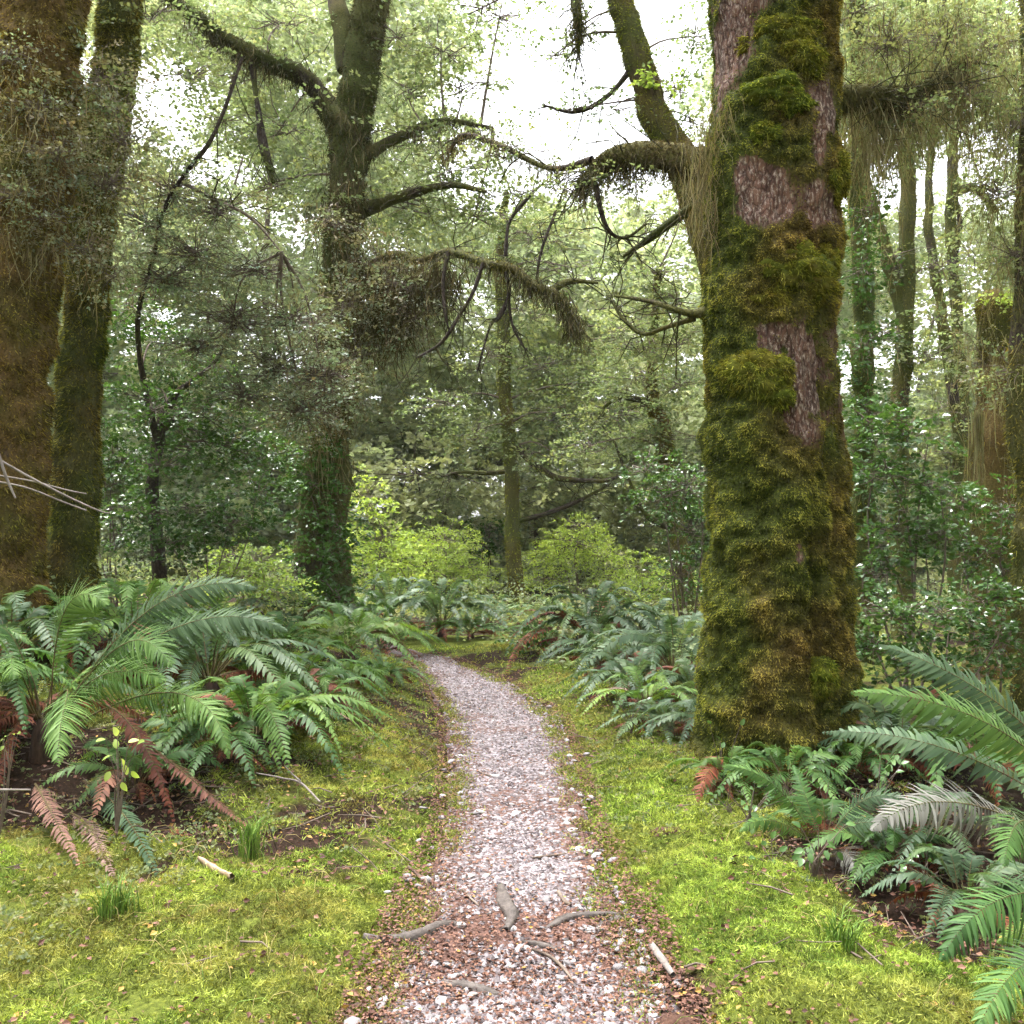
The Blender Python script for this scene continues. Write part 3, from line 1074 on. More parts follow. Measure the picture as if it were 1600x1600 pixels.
GL, GR_, GC = 'ferns on the left bank', 'ferns on the right of the path', 'ferns at the far bend of the path'


def fx(lst):
    """explicit fronds: ((px,py,d) base, control, tip, half width m, material, hue)"""
    return [(P(*a), P(*b), P(*c), w, mk, hh) for a, b, c, w, mk, hh in lst]


# left bank
b1 = on_ground(70, 5.5)
fern('largest dark green fern on the left bank, fronds arching towards the path', b1, 5, 1.05, .105, .78, 1, GL, 'fern', 60, 0, az0=.3, az1=5.0, stem=.38, dead=8, extra=fx([
    ((80, 1130, 5.4), (70, 870, 5.3), (165, 945, 5.2), .17, 'fern', .3),
    ((90, 1120, 5.4), (200, 930, 5.1), (275, 1040, 4.9), .165, 'fern', .25),
    ((100, 1120, 5.4), (190, 1010, 5.0), (248, 1065, 4.8), .15, 'fern', .25),
    ((70, 1120, 5.4), (95, 1010, 4.9), (110, 1195, 4.5), .16, 'fern', .25),
    ((60, 1120, 5.4), (0, 970, 5.0), (20, 1060, 4.8), .15, 'fern', .2),
    ((120, 1130, 5.4), (330, 1010, 5.0), (358, 1185, 4.8), .12, 'fern', .25),
    ((100, 1110, 5.5), (250, 870, 5.5), (400, 920, 5.4), .15, 'fernblue', .1),
    ((100, 1110, 5.5), (300, 905, 5.4), (450, 985, 5.3), .15, 'fernblue', .1),
]))
fern('upright bright green fern at the foot of the double trunk', on_ground(215, 7.3), 11, .85, .085, .95, 2, GL, 'fern', 40, 0, stem=.3, dead=2, hue=.25)
fern('fern half cut by the left edge with fronds fanning up', on_ground(-60, 5.6), 12, 1.0, .10, .8, 3, GL, 'fern', 50, 0, stem=.3, dead=4)
fern('wide blue-green fern behind the largest left fern', on_ground(330, 7.0), 14, 1.15, .10, .62, 4, GL, 'fernblue', 48, 0, stem=.28, dead=4)
fern('low drooping fern on the left with browned tips above the moss', on_ground(400, 6.0), 14, .85, .085, .62, 5, GL, 'fern', 44, 0, stem=.2, dead=6, hue=.12)
fern('feathery mid-green fern between the left bank and the path', on_ground(465, 7.6), 13, .9, .085, .6, 6, GL, 'fern', 40, 1, stem=.15, dead=4, hue=.15)
fern('pale feathery fern in front of the forked trunk', on_ground(545, 10.2), 14, .95, .09, .75, 7, GL, 'fern', 36, 1, stem=.15, dead=1, hue=.35)
fern('small dark fern hummock hugging the left edge of the path', on_ground(606, 9.2), 13, .48, .055, .55, 8, GL, 'fern', 30, 1, stem=.08, dead=3)
fern('fern leaning over the left moss near the pale twig', on_ground(440, 6.6), 10, .62, .075, .5, 9, GL, 'fern', 36, 1, stem=.12, dead=4, hue=.05)
fern('dark fern below the ivy-clad base of the forked trunk', on_ground(460, 11.5), 12, .95, .09, .7, 10, GL, 'fernblue', 34, 1, stem=.15, dead=1)
fern('small fern tucked under the upright bright fern', on_ground(330, 8.6), 12, .9, .085, .75, 11, GL, 'fern', 34, 1, stem=.3, dead=1, hue=.3)
for k, (lab, px_, d_, n_, l_, w_, kd, hu_) in enumerate([
    ('low fern between the largest left fern and the pale twig on the moss', 330, 5.6, 9, .6, .07, 'fern', .1),
    ('small fern at the front foot of the left bank beside the rusty frond', 215, 5.2, 8, .5, .065, 'fern', .05),
    ('fern crowning the bank behind the upright bright fern', 120, 7.2, 10, .85, .085, 'fern', .1),
    ('shaded fern at the left edge in front of the double trunk', 20, 6.8, 10, .95, .09, 'fernblue', 0),
    ('fern with flat spreading fronds above the left hummock of moss', 500, 7.2, 8, .55, .065, 'fern', .2),
    ('light green fern just before the dark fern hummock', 545, 8.5, 10, .55, .07, 'fern', .35),
    ('fern filling the gap below the forked trunk', 430, 8.8, 11, .95, .085, 'fern', .2),
    ('broad fern half hidden behind the wide blue-green fern', 270, 8.0, 11, 1.0, .09, 'fernblue', .05),
    ('fern screening the path where it turns left', 600, 12.4, 12, .95, .085, 'fern', .25),
    ('fern standing left of the screening fern at the turn', 530, 12.6, 12, 1.0, .09, 'fernblue', .1),
    ('fern behind the bend hiding the path further left', 450, 13.6, 12, 1.0, .09, 'fern', .2)]):
    fern(lab, on_ground(px_, d_), n_, l_, w_, .7, 60 + k, GL, kd, 34, 0 if d_ < 7 else 1, stem=.12, dead=3, hue=hu_)
# far bend
fern('dark star-shaped fern where the path bends out of sight', on_ground(690, 14.6), 18, 1.25, .10, .85, 12, GC, 'fernblue', 34, 1, stem=.22, dead=5)
fern('fern left of the star-shaped fern at the bend', on_ground(612, 16), 15, 1.2, .10, .85, 13, GC, 'fernblue', 32, 1, stem=.2, dead=2)
fern('fern just left of the slender pole trunk', on_ground(765, 16.5), 14, 1.15, .095, .7, 14, GC, 'fernblue', 32, 1, stem=.15, dead=2)
fern('fern with fallen fronds left of the slender trunk foot', on_ground(735, 14.5), 10, .85, .085, .5, 15, GC, 'fern', 30, 1, stem=.1, dead=5, hue=.1)
fern('pale fern at the far left of the bend', on_ground(570, 14), 14, 1.0, .09, .75, 16, GC, 'fern', 30, 1, stem=.12, dead=1, hue=.2)
# right of path
fern('big blue-green fern right of the slender pole trunk', on_ground(922, 12.2), 20, 1.35, .105, .85, 17, GR_, 'fernblue', 40, 1, stem=.22, dead=7)
fern('blue-green fern touching the left side of the big mossy trunk', on_ground(1050, 9.8), 16, 1.0, .095, .8, 18, GR_, 'fernblue', 38, 1, stem=.2, dead=3)
fern('fern with brown dead fronds above the small gravel spur', on_ground(985, 9.0), 14, .8, .085, .6, 19, GR_, 'fernblue', 36, 1, stem=.12, dead=6)
fern('low fern at the left foot of the big mossy trunk', on_ground(1040, 7.4), 13, .62, .07, .5, 20, GR_, 'fernblue', 36, 1, stem=.08, dead=5)
fern('lime-tinted fern between the path spur and the big trunk', on_ground(1010, 8.1), 9, .75, .08, .55, 21, GR_, 'fern', 36, 1, stem=.1, dead=3, hue=.5)
fern('dim fern right behind the big blue-green fern', on_ground(1010, 12.5), 15, 1.1, .095, .75, 22, GR_, 'fernblue', 32, 1, stem=.2, dead=2)
fern('small fern patch between the slender trunk and the big fern', on_ground(850, 13.5), 12, .75, .08, .6, 23, GR_, 'fern', 30, 1, stem=.1, dead=4)
for k, (lab, px_, d_, n_, l_, w_, kd, hu_) in enumerate([
    ('fern leaning on the left flank of the big trunk', 1105, 7.0, 10, .6, .07, 'fernblue', .05),
    ('little fern at the front left foot of the big trunk', 1130, 5.6, 9, .42, .06, 'fern', .05),
    ('fern brushing the middle of the big trunk foot', 1225, 5.55, 10, .5, .065, 'fern', .05),
    ('little fern at the front right foot of the big trunk', 1330, 5.8, 9, .5, .065, 'fern', .0),
    ('tall dark fern against the right flank of the big trunk', 1375, 6.9, 11, .85, .085, 'fernblue', .0),
    ('small fern in the dark hollow before the right-edge fern', 1385, 4.5, 9, .42, .06, 'fern', .0),
    ('low fern in the dark beneath the lower right corner fronds', 1500, 4.0, 9, .5, .065, 'fernblue', .0),
    ('upright blue-green fern left of the gravel spur fern', 935, 10.9, 12, .85, .085, 'fernblue', .05),
    ('fern in the shade right of the big trunk foot', 1400, 6.0, 10, .8, .085, 'fernblue', 0),
    ('dark fern behind the right-edge fern under the shrubs', 1530, 5.6, 10, .9, .09, 'fern', 0),
    ('low dull fern in the dark hollow right of the small fern', 1450, 4.6, 8, .5, .07, 'fernblue', 0),
    ('small fern at the back left of the big trunk', 1085, 8.6, 9, .7, .075, 'fernblue', .05),
    ('fern in front of the blue-green fern by the gravel spur', 965, 10.2, 10, .75, .08, 'fernblue', .1),
    ('tall pale fern behind the path bend right of the pole', 870, 15.5, 12, 1.1, .09, 'fernblue', .2)]):
    fern(lab, on_ground(px_, d_), n_, l_, w_, .7, 80 + k, GR_, kd, 34, 0 if d_ < 7 else 1, stem=.12, dead=4, hue=hu_)
# right foreground
fern('large fern at the right edge with long fronds reaching left', on_ground(1690, 4.3), 4, .9, .12, .8, 24, GR_, 'fern', 46, 0, stem=.35, dead=3, az0=-1.2, az1=1.4, extra=fx([
    ((1690, 1260, 4.2), (1560, 1080, 4.1), (1330, 1082, 4.2), .13, 'fern', .3),
    ((1700, 1240, 4.3), (1560, 1060, 4.3), (1375, 1008, 4.6), .13, 'fernblue', .1),
    ((1680, 1280, 4.1), (1480, 1130, 4.2), (1285, 1145, 4.6), .10, 'fernblue', .0),
    ((1660, 1330, 3.9), (1470, 1190, 3.7), (1370, 1300, 3.5), .12, 'silver', 0),
    ((1680, 1320, 3.8), (1580, 1230, 3.5), (1562, 1350, 3.3), .10, 'fern', .15),
]))
fern('fern in the lower right corner with glossy drooping fronds', on_ground(1760, 3.3), 3, .6, .10, .8, 25, GR_, 'fern', 50, 0, stem=.3, dead=1, az0=-1.0, az1=1.0, extra=fx([
    ((1740, 1430, 3.2), (1560, 1330, 3.0), (1470, 1500, 2.9), .115, 'fern', .0),
    ((1740, 1500, 3.1), (1600, 1440, 2.9), (1525, 1610, 2.7), .11, 'fern', .05),
    ((1740, 1450, 3.1), (1620, 1430, 3.1), (1555, 1470, 3.1), .06, 'fern', .9),
    ((1740, 1470, 3.3), (1620, 1470, 3.4), (1520, 1560, 3.4), .09, 'fernblue', .0),
]))
fern('small fern in front of the big mossy trunk foot', on_ground(1285, 4.75), 3, .45, .07, .7, 26, GR_, 'fern', 40, 0, stem=.12, dead=4, az0=.5, az1=3.0, extra=fx([
    ((1280, 1330, 4.7), (1230, 1200, 4.6), (1130, 1198, 4.6), .065, 'fern', .1),
    ((1280, 1330, 4.7), (1200, 1250, 4.5), (1158, 1300, 4.4), .055, 'fern', .15),
    ((1285, 1330, 4.7), (1250, 1220, 4.8), (1240, 1195, 5.0), .06, 'fern', .0),
    ((1285, 1330, 4.7), (1350, 1200, 4.6), (1430, 1260, 4.5), .075, 'fernblue', .0),
    ((1285, 1330, 4.7), (1340, 1250, 4.5), (1420, 1310, 4.4), .075, 'fernblue', .0),
    ((1285, 1340, 4.7), (1330, 1300, 4.4), (1350, 1380, 4.3), .07, 'silver', .0),
    ((1285, 1340, 4.7), (1240, 1330, 4.5), (1275, 1410, 4.4), .06, 'fernblue', .0),
]))


def fallen_frond(label, pts, w, mk, hue=0.0, rag=.5):
    (a, b, c) = [A(p, float) for p in pts]
    t = thing('fallen_frond', a, label, 'fern frond', 'dead fronds lying under the left ferns')
    mb = MB()
    frond(mb, a, b, c, w, 42, 0, RNG.normal(0, .2), .35, hue=hue, ragged=rag, srad=.006, t0=.08)
    mb.build('leaflets', [M[mk], M['rachis']], t)


def gp(px, py, dz=.03):
    p = Gp(px, py)
    p[2] += dz
    return p


fallen_frond('pinkish-brown dead frond hanging to the ground at the far left', [P(55, 1225, 4.9), P(70, 1230, 4.7), gp(125, 1370)], .075, 'dead', .35)
fallen_frond('pale brown dead frond beside the hanging pinkish one', [P(110, 1270, 4.8), P(140, 1290, 4.6), gp(185, 1375)], .08, 'dead', .6)
fallen_frond('rusty red dead frond arching down from the largest left fern', [P(160, 1100, 5.2), P(240, 1120, 5.0), P(275, 1290, 4.8)], .075, 'dead', 0, .3)
fallen_frond('orange-brown dead frond sloping to the moss by the path side', [P(240, 1170, 5.1), P(310, 1210, 5.0), gp(395, 1300)], .07, 'dead', .15, .3)
fallen_frond('dark red dead frond lying towards the split wood', [P(265, 1290, 4.8), P(280, 1310, 4.75), gp(345, 1368)], .07, 'dead', 0, .4)
fallen_frond('green fallen frond lying between the brown dead fronds', [P(130, 1220, 5.0), P(190, 1250, 4.8), gp(250, 1375)], .08, 'fernblue', 0, .1)
fallen_frond('dull brown frond drooping onto the moss right of the path bend', [gp(880, 1015, .3), gp(820, 1020, .4), gp(790, 1060)], .10, 'dead', .0, .3)


# ------------------------------------------------------------------ the big mossy trunk on the right
def blob_mask(px, py, lst):
    m = np.zeros_like(px)
    for cx, cy, rx, ry, a in lst:
        m = m + a * np.exp(-((px - cx) / rx) ** 2 - ((py - cy) / ry) ** 2)
    return m


CUSH = [(1203, 140, 62, 36, .16, 0.0), (1190, 212, 40, 27, .12, .05), (1318, 255, 22, 42, .10, .35), (1303, 275, 24, 30, .08, .3), (1258, 425, 72, 48, .17, .35),
                                        (1205, 465, 45, 26, .10, .6), (1300, 405, 30, 36, .12, .45), (1175, 590, 62, 40, .10, .25), (1290, 1050, 46, 32, .11, .15), (1230, 45, 60, 26, .11, .35), (1265, 90, 40, 30, .09, .35)]


def build_big_tree():
    d = 6.4
    t = thing('beech_tree', on_ground(1214, d), 'massive moss-covered tree right of the path with patches of bare red bark', 'tree')
    tab = A([(-400, 1128, 1315), (-100, 1118, 1316), (0, 1115, 1318), (100, 1120, 1316), (250, 1108, 1324), (400, 1100, 1316), (500, 1096, 1308), (600, 1102, 1310), (700, 1100, 1322), (800, 1105, 1327),
             (900, 1101, 1329), (1000, 1097, 1332), (1100, 1094, 1335), (1180, 1088, 1340), (1230, 1078, 1352), (1290, 1060, 1372)], float)
    zt = A([P(800, r[0], d)[2] for r in tab])[::-1]
    ct = A([(r[1] + r[2]) / 2 for r in tab])[::-1]
    rt = A([(r[2] - r[1]) / 2 for r in tab])[::-1] / F * d
    zs = np.concatenate([np.linspace(-.25, 5.7, 300), np.linspace(5.75, 15, 24)])
    cx = (np.interp(zs, zt, ct) - 800) / F * d
    R = (np.interp(zs, zt, rt) - .035 - .03 * sstep(.5, -.1, zs)) * np.clip(1 - (zs - 6) * .06, .3, 1)
    th = np.linspace(-math.pi, math.pi, 170, endpoint=False)
    TH, Z = np.meshgrid(th, zs)
    RR = np.repeat(R[:, None], len(th), 1)
    ux, uy = np.sin(TH), -np.cos(TH)
    X0 = cx[:, None] + RR * ux
    Y0 = d + 0.05 + RR * uy
    q3 = np.stack([ux * .49, uy * .49, Z], -1)
    # lobes and grooves
    RR = RR * (1 + .05 * np.cos(3 * TH + 0.7 * Z) + .03 * np.cos(5 * TH - 0.9 * Z + 1))
    RR = RR + .11 * np.exp(-np.maximum(Z - .02, 0) / .16) * (.45 + .55 * np.cos(4 * TH + .6)) 
    gx = .28 + .05 * np.sin(Z * 2.2)
    RR = RR - .10 * np.exp(-((TH - gx) / .11) ** 2) * sstep(2.0, 1.2, Z)
    RR = RR - .07 * np.exp(-((TH - .72) / .10) ** 2) * sstep(.9, 1.6, Z) * sstep(3.6, 3.0, Z)
    RR = RR - .05 * np.exp(-((TH + .45) / .12) ** 2) * sstep(2.6, 1.8, Z) * .5
    px, py = to_px(X0, Y0, Z)
    front = (np.cos(TH) > -0.2)
    bark = blob_mask(px, py, [(1235, 545, 40, 60, 1.3), (1288, 340, 18, 95, 1.5), (1250, 640, 20, 60, .9), (1195, 300, 30, 45, 1.1), (1252, 90, 30, 55, 1.0), (1150, 50, 35, 90, 1.3), (1283, 170, 16, 60, .9),
                              (1245, 870, 12, 35, .7), (1175, 270, 20, 60, .5), (1270, 580, 30, 60, .6), (1135, 120, 20, 70, .8), (1280, 760, 14, 60, .5), (1180, 520, 20, 30, .4)]) * front
    big = fbm(q3 * 1.6, 3, 200)
    moss = np.clip(.82 + .65 * big + .35 * fbm(q3 * 6, 3, 210) - .42 * bark, 0, 1)
    moss = np.clip(moss + .35 * sstep(2.6, 1.6, Z), 0, 1.1) - .0
    moss = np.clip(moss - .5 * bark * (1 + 2.2 * fbm(q3 * 7, 4, 215)), 0, 1)
    moss = np.clip(moss + blob_mask(px, py, [(c_[0], c_[1] - 6, c_[2] * 1.15, c_[3] * 1.3, .8) for c_ in CUSH]) * front, 0, 1)
    lump = fbm(q3 * 4.5, 3, 220)
    fine = fbm(q3 * 16, 3, 230)
    ridge = fbm(q3 * A([18, 18, 3.5]), 3, 240)
    disp = .05 * lump * (0.4 + moss) + .035 * fine * moss + .02 * moss + .045 * ridge * (1 - moss)
    RR = RR + disp
    X, Y = cx[:, None] + RR * ux, d + 0.05 + RR * uy
    hue = np.clip(.3 + 1.1 * fbm(q3 * 2.3, 3, 250) + .25 * ux + .12 * fine - .25 * np.exp(-((px - 1140) / 40) ** 2), 0, 1)
    n, m = TH.shape
    i = np.arange(n * m).reshape(n, m)
    a, b = i[:-1], np.roll(i[:-1], -1, 1)
    c, e = np.roll(i[1:], -1, 1), i[1:]
    mb = MB()
    V = np.stack([X, Y, Z], -1)
    mb.add(V, np.stack([a, b, c, e], -1).reshape(-1, 4), None, moss.ravel(), hue.ravel())
    trunk = mb.build('trunk', M['trunk'], t)
    # moss fur
    N = 175000
    ii = (RNG.random(N) * 298).astype(int)
    jj = np.where(RNG.random(N) < .8, (RNG.normal(m / 2, m * .17, N)).astype(int) % m, RNG.integers(0, m, N))
    k = RNG.random(N) < sstep(.45, .75, moss[ii, jj] + RNG.normal(0, .12, N))
    ii, jj = ii[k], jj[k]
    f1 = RNG.random(len(ii))[:, None]
    f2 = RNG.random(len(ii))[:, None]
    p = V[ii, jj] * (1 - f1) + V[ii + 1, jj] * f1
    p = p * (1 - f2) + V[ii, (jj + 1) % m] * f2
    nr = np.stack([ux[ii, jj], uy[ii, jj], np.full(len(ii), -.15)], -1)
    mb = MB()
    rnd = np.clip(.42 + .5 * lump[ii, jj] + 1.1 * fine[ii, jj] + RNG.normal(0, .26, len(ii)), 0, 1)  # highlights and hollow shade painted in: blades lighter on lumps, darker in dips
    blades(mb, p, nr, RNG.uniform(.008, .028, len(ii)), .0075, .7, .4, rnd, hue[ii, jj])
    mo = mb.build('moss_fur', M['moss'], t)
    tag(mo, 'shaggy olive and ochre moss on the trunk', kind='stuff')

    def surf(pxx, pyy):
        # front surface point under a pixel
        w = P(pxx, pyy, d - .3)
        zi = int(np.argmin(np.abs(zs - w[2])))
        xs_ = X[zi].copy()
        ok = np.cos(th) > 0.0
        j = int(np.argmin(np.where(ok, np.abs(xs_ - w[0] * (Y[zi] / (d - .3))), 9)))
        return V[zi, j], A([ux[zi, j], uy[zi, j], 0])
    # moss cushions
    for (cxp, cyp, wp, hp, dep, hu) in CUSH:
        c0, nr = surf(cxp, cyp)
        rx, rz = wp / F * d, hp / F * d
        V0, F0 = icosphere(3)
        sidev = A([-nr[1], nr[0], 0])
        mbc = MB()
        for q_ in range(6):
            ox, oz, sz = (0, 0, .72) if q_ == 0 else (RNG.uniform(-.6, .6), RNG.uniform(-.75, .4), RNG.uniform(.32, .6))
            bump = 1 + .45 * fbm(V0 * 1.6 + cxp + q_, 3, 300) + .22 * fbm(V0 * 5 + cyp, 2, 310)
            W = (sidev[None] * (V0[:, :1] * rx * sz) + A([0, 0, 1.0])[None] * (V0[:, 2:3] * rz * sz * 1.15) + nr[None] * (V0[:, 1:2] * dep * (.4 + .6 * sz))) * bump[:, None]
            hh = np.clip(hu + .25 * (q_ > 2) + .5 * fbm(V0 * 2 + 3 + q_, 2, 320), 0, 1)
            Vw = c0 - nr * dep * .45 + sidev * ox * rx + A([0, 0, oz * rz]) - nr * abs(ox) * rx * .25 + W
            mbc.add(Vw, None, F0, np.clip(.12 + .5 * (bump - 1), 0, .4), hh)
            nb = int(3600 * sz)
            fi = RNG.integers(0, len(F0), nb)
            bw = RNG.dirichlet((1, 1, 1), nb)
            pp = (Vw[F0[fi]] * bw[..., None]).sum(1)
            nn = norm((W[F0[fi]] * bw[..., None]).sum(1))
            kk = (nn @ nr) > -.25
            blades(mbc, pp[kk], nn[kk], RNG.uniform(.012, .038, kk.sum()), .008, .75, .5, np.clip(.45 + .3 * nn[kk][:, 2] + RNG.normal(0, .36, kk.sum()), 0, 1), hh[F0[fi][kk, 0]])  # blades painted lighter on top, darker below, as if lit from above
        mbc.build('moss_cushion', M['cushion'], trunk)
    return t


big = build_big_tree()


# ------------------------------------------------------------------ generic mossy trunks and limbs
def mossy_limb(mb, ctrl, sides=20, nseg=60, amp=.12, seed=0, moss=0.8, hue=.5, freq=3.0, jit=.55):
    c = curve_pts(ctrl, nseg)
    pts, rad = c[:, :3], np.maximum(c[:, 3], .002)
    ar = np.linspace(0, 1, nseg)[:, None] * np.linalg.norm(np.diff(pts, axis=0), axis=1).sum()
    jv = np.stack([fbm(np.concatenate([ar * 1.6, ar * 0 + 3.3 * k_, ar * 0 + seed], 1), 3, 440 + k_) for k_ in range(3)], -1)
    pts = pts + jv * np.minimum(rad, .12)[:, None] * jit * np.minimum(1, ar * 2)
    T = norm(np.gradient(pts, axis=0))
    ref = A([1.0, .1, 0]) if abs(norm(T.mean(0))[2]) > .7 else A([.05, .1, 1.0])
    S = norm(np.cross(T, ref[None]))
    N = np.cross(S, T)
    an = np.linspace(0, 2 * np.pi, sides, endpoint=False)
    U = np.cos(an)[None, :, None] * S[:, None] + np.sin(an)[None, :, None] * N[:, None]
    q = pts[:, None] + U * rad[:, None, None]
    r = rad[:, None] * (1 + amp * 1.3 * fbm(q * freq, 3, 400 + seed) + amp * .6 * fbm(q * freq * 4, 2, 410 + seed) + amp * .5 * np.cos(3 * an + 2 * seed)[None])
    V = pts[:, None] + U * r[..., None]
    mo = np.clip(moss + .6 * fbm(q * freq * .7, 3, 420 + seed), 0, 1)
    hu = np.clip(hue + .9 * fbm(q * freq * .6, 3, 430 + seed), 0, 1)
    i = np.arange(nseg * sides).reshape(nseg, sides)
    a, b = i[:-1], np.roll(i[:-1], -1, 1)
    cc, e = np.roll(i[1:], -1, 1), i[1:]
    mb.add(V, np.stack([a, b, cc, e], -1).reshape(-1, 4), None, mo.ravel(), hu.ravel())
    return V, U, mo, hu


def fur(mb, V, U, mo, hu, N, ln, wd, droop=.5, spread=.5):
    n, m = mo.shape
    ii = RNG.integers(0, n - 1, N)
    jj = RNG.integers(0, m, N)
    k = RNG.random(N) < sstep(.35, .7, mo[ii, jj])
    ii, jj = ii[k], jj[k]
    f = RNG.random((len(ii), 1))
    g = RNG.random((len(ii), 1))
    p = V[ii, jj] * (1 - f) + V[ii + 1, jj] * f
    p = p * (1 - g) + (V[ii, (jj + 1) % m] * (1 - f) + V[ii + 1, (jj + 1) % m] * f) * g
    blades(mb, p, U[ii, jj], ln * RNG.uniform(.5, 1.3, len(ii)), wd, spread, droop, None, hu[ii, jj])


def add_limb(t, name, lst, d, mat='limb', sides=14, nseg=40, amp=.14, seed=0, moss=.8, hue=.4, furN=0, furL=.03, furW=.008, furmat='moss', freq=3.0, twiglets=12):
    mb = MB()
    V, U, mo, hu = mossy_limb(mb, pxpoly(lst, d), sides, nseg, amp, seed, moss, hue, freq)
    o = mb.build(name, M[mat], t)
    if name in ('limb', 'twig') and twiglets:
        c = curve_pts(pxpoly(lst, d), 40)
        n = twiglets
        i = RNG.integers(8, 40, n)
        T = norm(np.gradient(c[:, :3], axis=0))[i]
        dv = norm(T * .6 + RNG.normal(0, .55, (n, 3)) + A([0, 0, -.15]))
        L = RNG.uniform(.12, .55, (n, 1)) * (.6 + .03 * c[i, 1:2])
        p0 = c[i, :3]
        p1 = p0 + dv * L * .5 + RNG.normal(0, .06, (n, 3)) * L
        p2 = p0 + dv * L + RNG.normal(0, .12, (n, 3)) * L + A([0, 0, -.1]) * L
        p3 = p2 + norm(dv + RNG.normal(0, .5, (n, 3))) * L * .5
        mt = MB()
        r = np.minimum(c[i, 3:4] * .5, .004 + .0004 * c[i, 1:2])
        tubes(mt, np.stack([p0, p1, p2, p3], 1), r * A([[1, .8, .6, .25]]), 4, .5, .3)
        q0 = (p1 + p2) / 2
        q1 = q0 + norm(dv + RNG.normal(0, .7, (n, 3))) * L * .5
        tubes(mt, np.stack([q0, (q0 + q1) / 2 + RNG.normal(0, .03, (n, 3)), q1], 1), r * A([[.6, .45, .2]]), 3, .5, .3)
        tag(mt.build('twigs', M['limb'], o), kind='stuff')
    if furN:
        m2 = MB()
        fur(m2, V, U, mo, hu, furN, furL, furW)
        m = m2.build('moss_fur', M[furmat], o)
        tag(m, kind='stuff')
    return o


def lichen_along(t, lst, d, N, ln, wd=.005, hue=.2, jit=.04, sway=.3):
    c = curve_pts(pxpoly(lst, d), 60)
    i = RNG.integers(0, 60, N)
    p = c[i, :3] + RNG.normal(0, jit, (N, 3)) - A([0, 0, 1]) * c[i, 3:4] * .6
    # uneven tassels
    ln = ln * np.clip(.35 + 1.6 * RNG.random(12)[(i * 12) // 60] * RNG.random(60)[i] ** .6, .1, 1.4)
    mb = MB()
    strands(mb, p, ln * RNG.uniform(.15, 1.2, N) ** 1.4, wd, sway, None, np.clip(RNG.normal(hue, .25, N), 0, 1))
    o = mb.build('beard_lichen', M['lichen'], t)
    tag(o, kind='stuff')


def shag_along(t, lst, d, N, ln, wd=.008, hue=.2, jit=.03):
    c = curve_pts(pxpoly(lst, d), 80)
    i = RNG.integers(0, 80, N)
    p = c[i, :3] + RNG.normal(0, jit, (N, 3)) - A([0, 0, 1]) * c[i, 3:4] * .3
    prof = np.clip(.25 + .9 * np.convolve(RNG.random(84), np.ones(5) / 5, 'valid') * RNG.uniform(.4, 1.6, 80), .1, 1.5)
    mb = MB()
    strands(mb, p, ln * prof[i] * RNG.uniform(.2, 1.2, N), wd, .4, None, np.clip(RNG.normal(hue, .3, N), 0, 1))
    tag(mb.build('hanging_moss', M['shag'], t), kind='stuff')


def clump(mbl, mbt, mbs, c, rx, ry, rz, nspray, K, leaf, size, hue=0.0, twigs=10, strandN=0, strandL=.15, strandW=.004, flat=.6, droop=.25, w=.40, anchor=None, tiers=3, trad=.006, lhue=.3):
    """a tier-layered cluster of leafy sprays with twigs and hanging lichen"""
    v = RNG.normal(0, 1, (nspray, 3))
    v = norm(v) * (RNG.random((nspray, 1)) ** .45)
    if tiers:
        v[:, 2] = np.round(v[:, 2] * tiers) / tiers + RNG.normal(0, .10, nspray)
    off = v * A([rx, ry, rz])
    off *= (1 + .35 * fbm(norm(off) * 1.7 + c[None] * .7, 2, 500))[:, None]
    p = c + off
    d = norm(v * A([1, 1, .25]) + RNG.normal(0, .45, v.shape) * A([1, 1, .35]))
    hu = np.clip(hue + .3 * RNG.normal(0, 1, nspray) * (hue > 0), 0, 1)
    sprays(mbl, p, d, size * RNG.uniform(.6, 1.3, nspray), K, leaf, flat, droop, w, hu)
    if twigs:
        k = RNG.choice(nspray, min(twigs, nspray), False)
        a = c if anchor is None else anchor
        st = a + (p[k] - a) * RNG.uniform(0, .35, (len(k), 1)) + RNG.normal(0, .06, (len(k), 3)) * rx
        e = p[k] + d[k] * size * .6
        m1 = st * .66 + e * .34 + RNG.normal(0, .08, (len(k), 3)) * rx + A([0, 0, .06 * rz])
        m2 = st * .33 + e * .67 + RNG.normal(0, .08, (len(k), 3)) * rx + A([0, 0, .06 * rz])
        pts = np.stack([st, m1, m2, e], 1)
        tubes(mbt, pts, trad * RNG.uniform(.5, 1.3, (len(k), 1)) * A([[1, .75, .5, .2]]), 4, .5, 0)
    if strandN:
        k = RNG.integers(0, nspray, strandN)
        pp = p[k] + d[k] * size * RNG.random((strandN, 1)) + RNG.normal(0, .03, (strandN, 3))
        strands(mbs, pp, strandL * RNG.uniform(.2, 1.3, strandN), strandW, .3, None, np.clip(RNG.normal(lhue, .25, strandN), 0, 1))


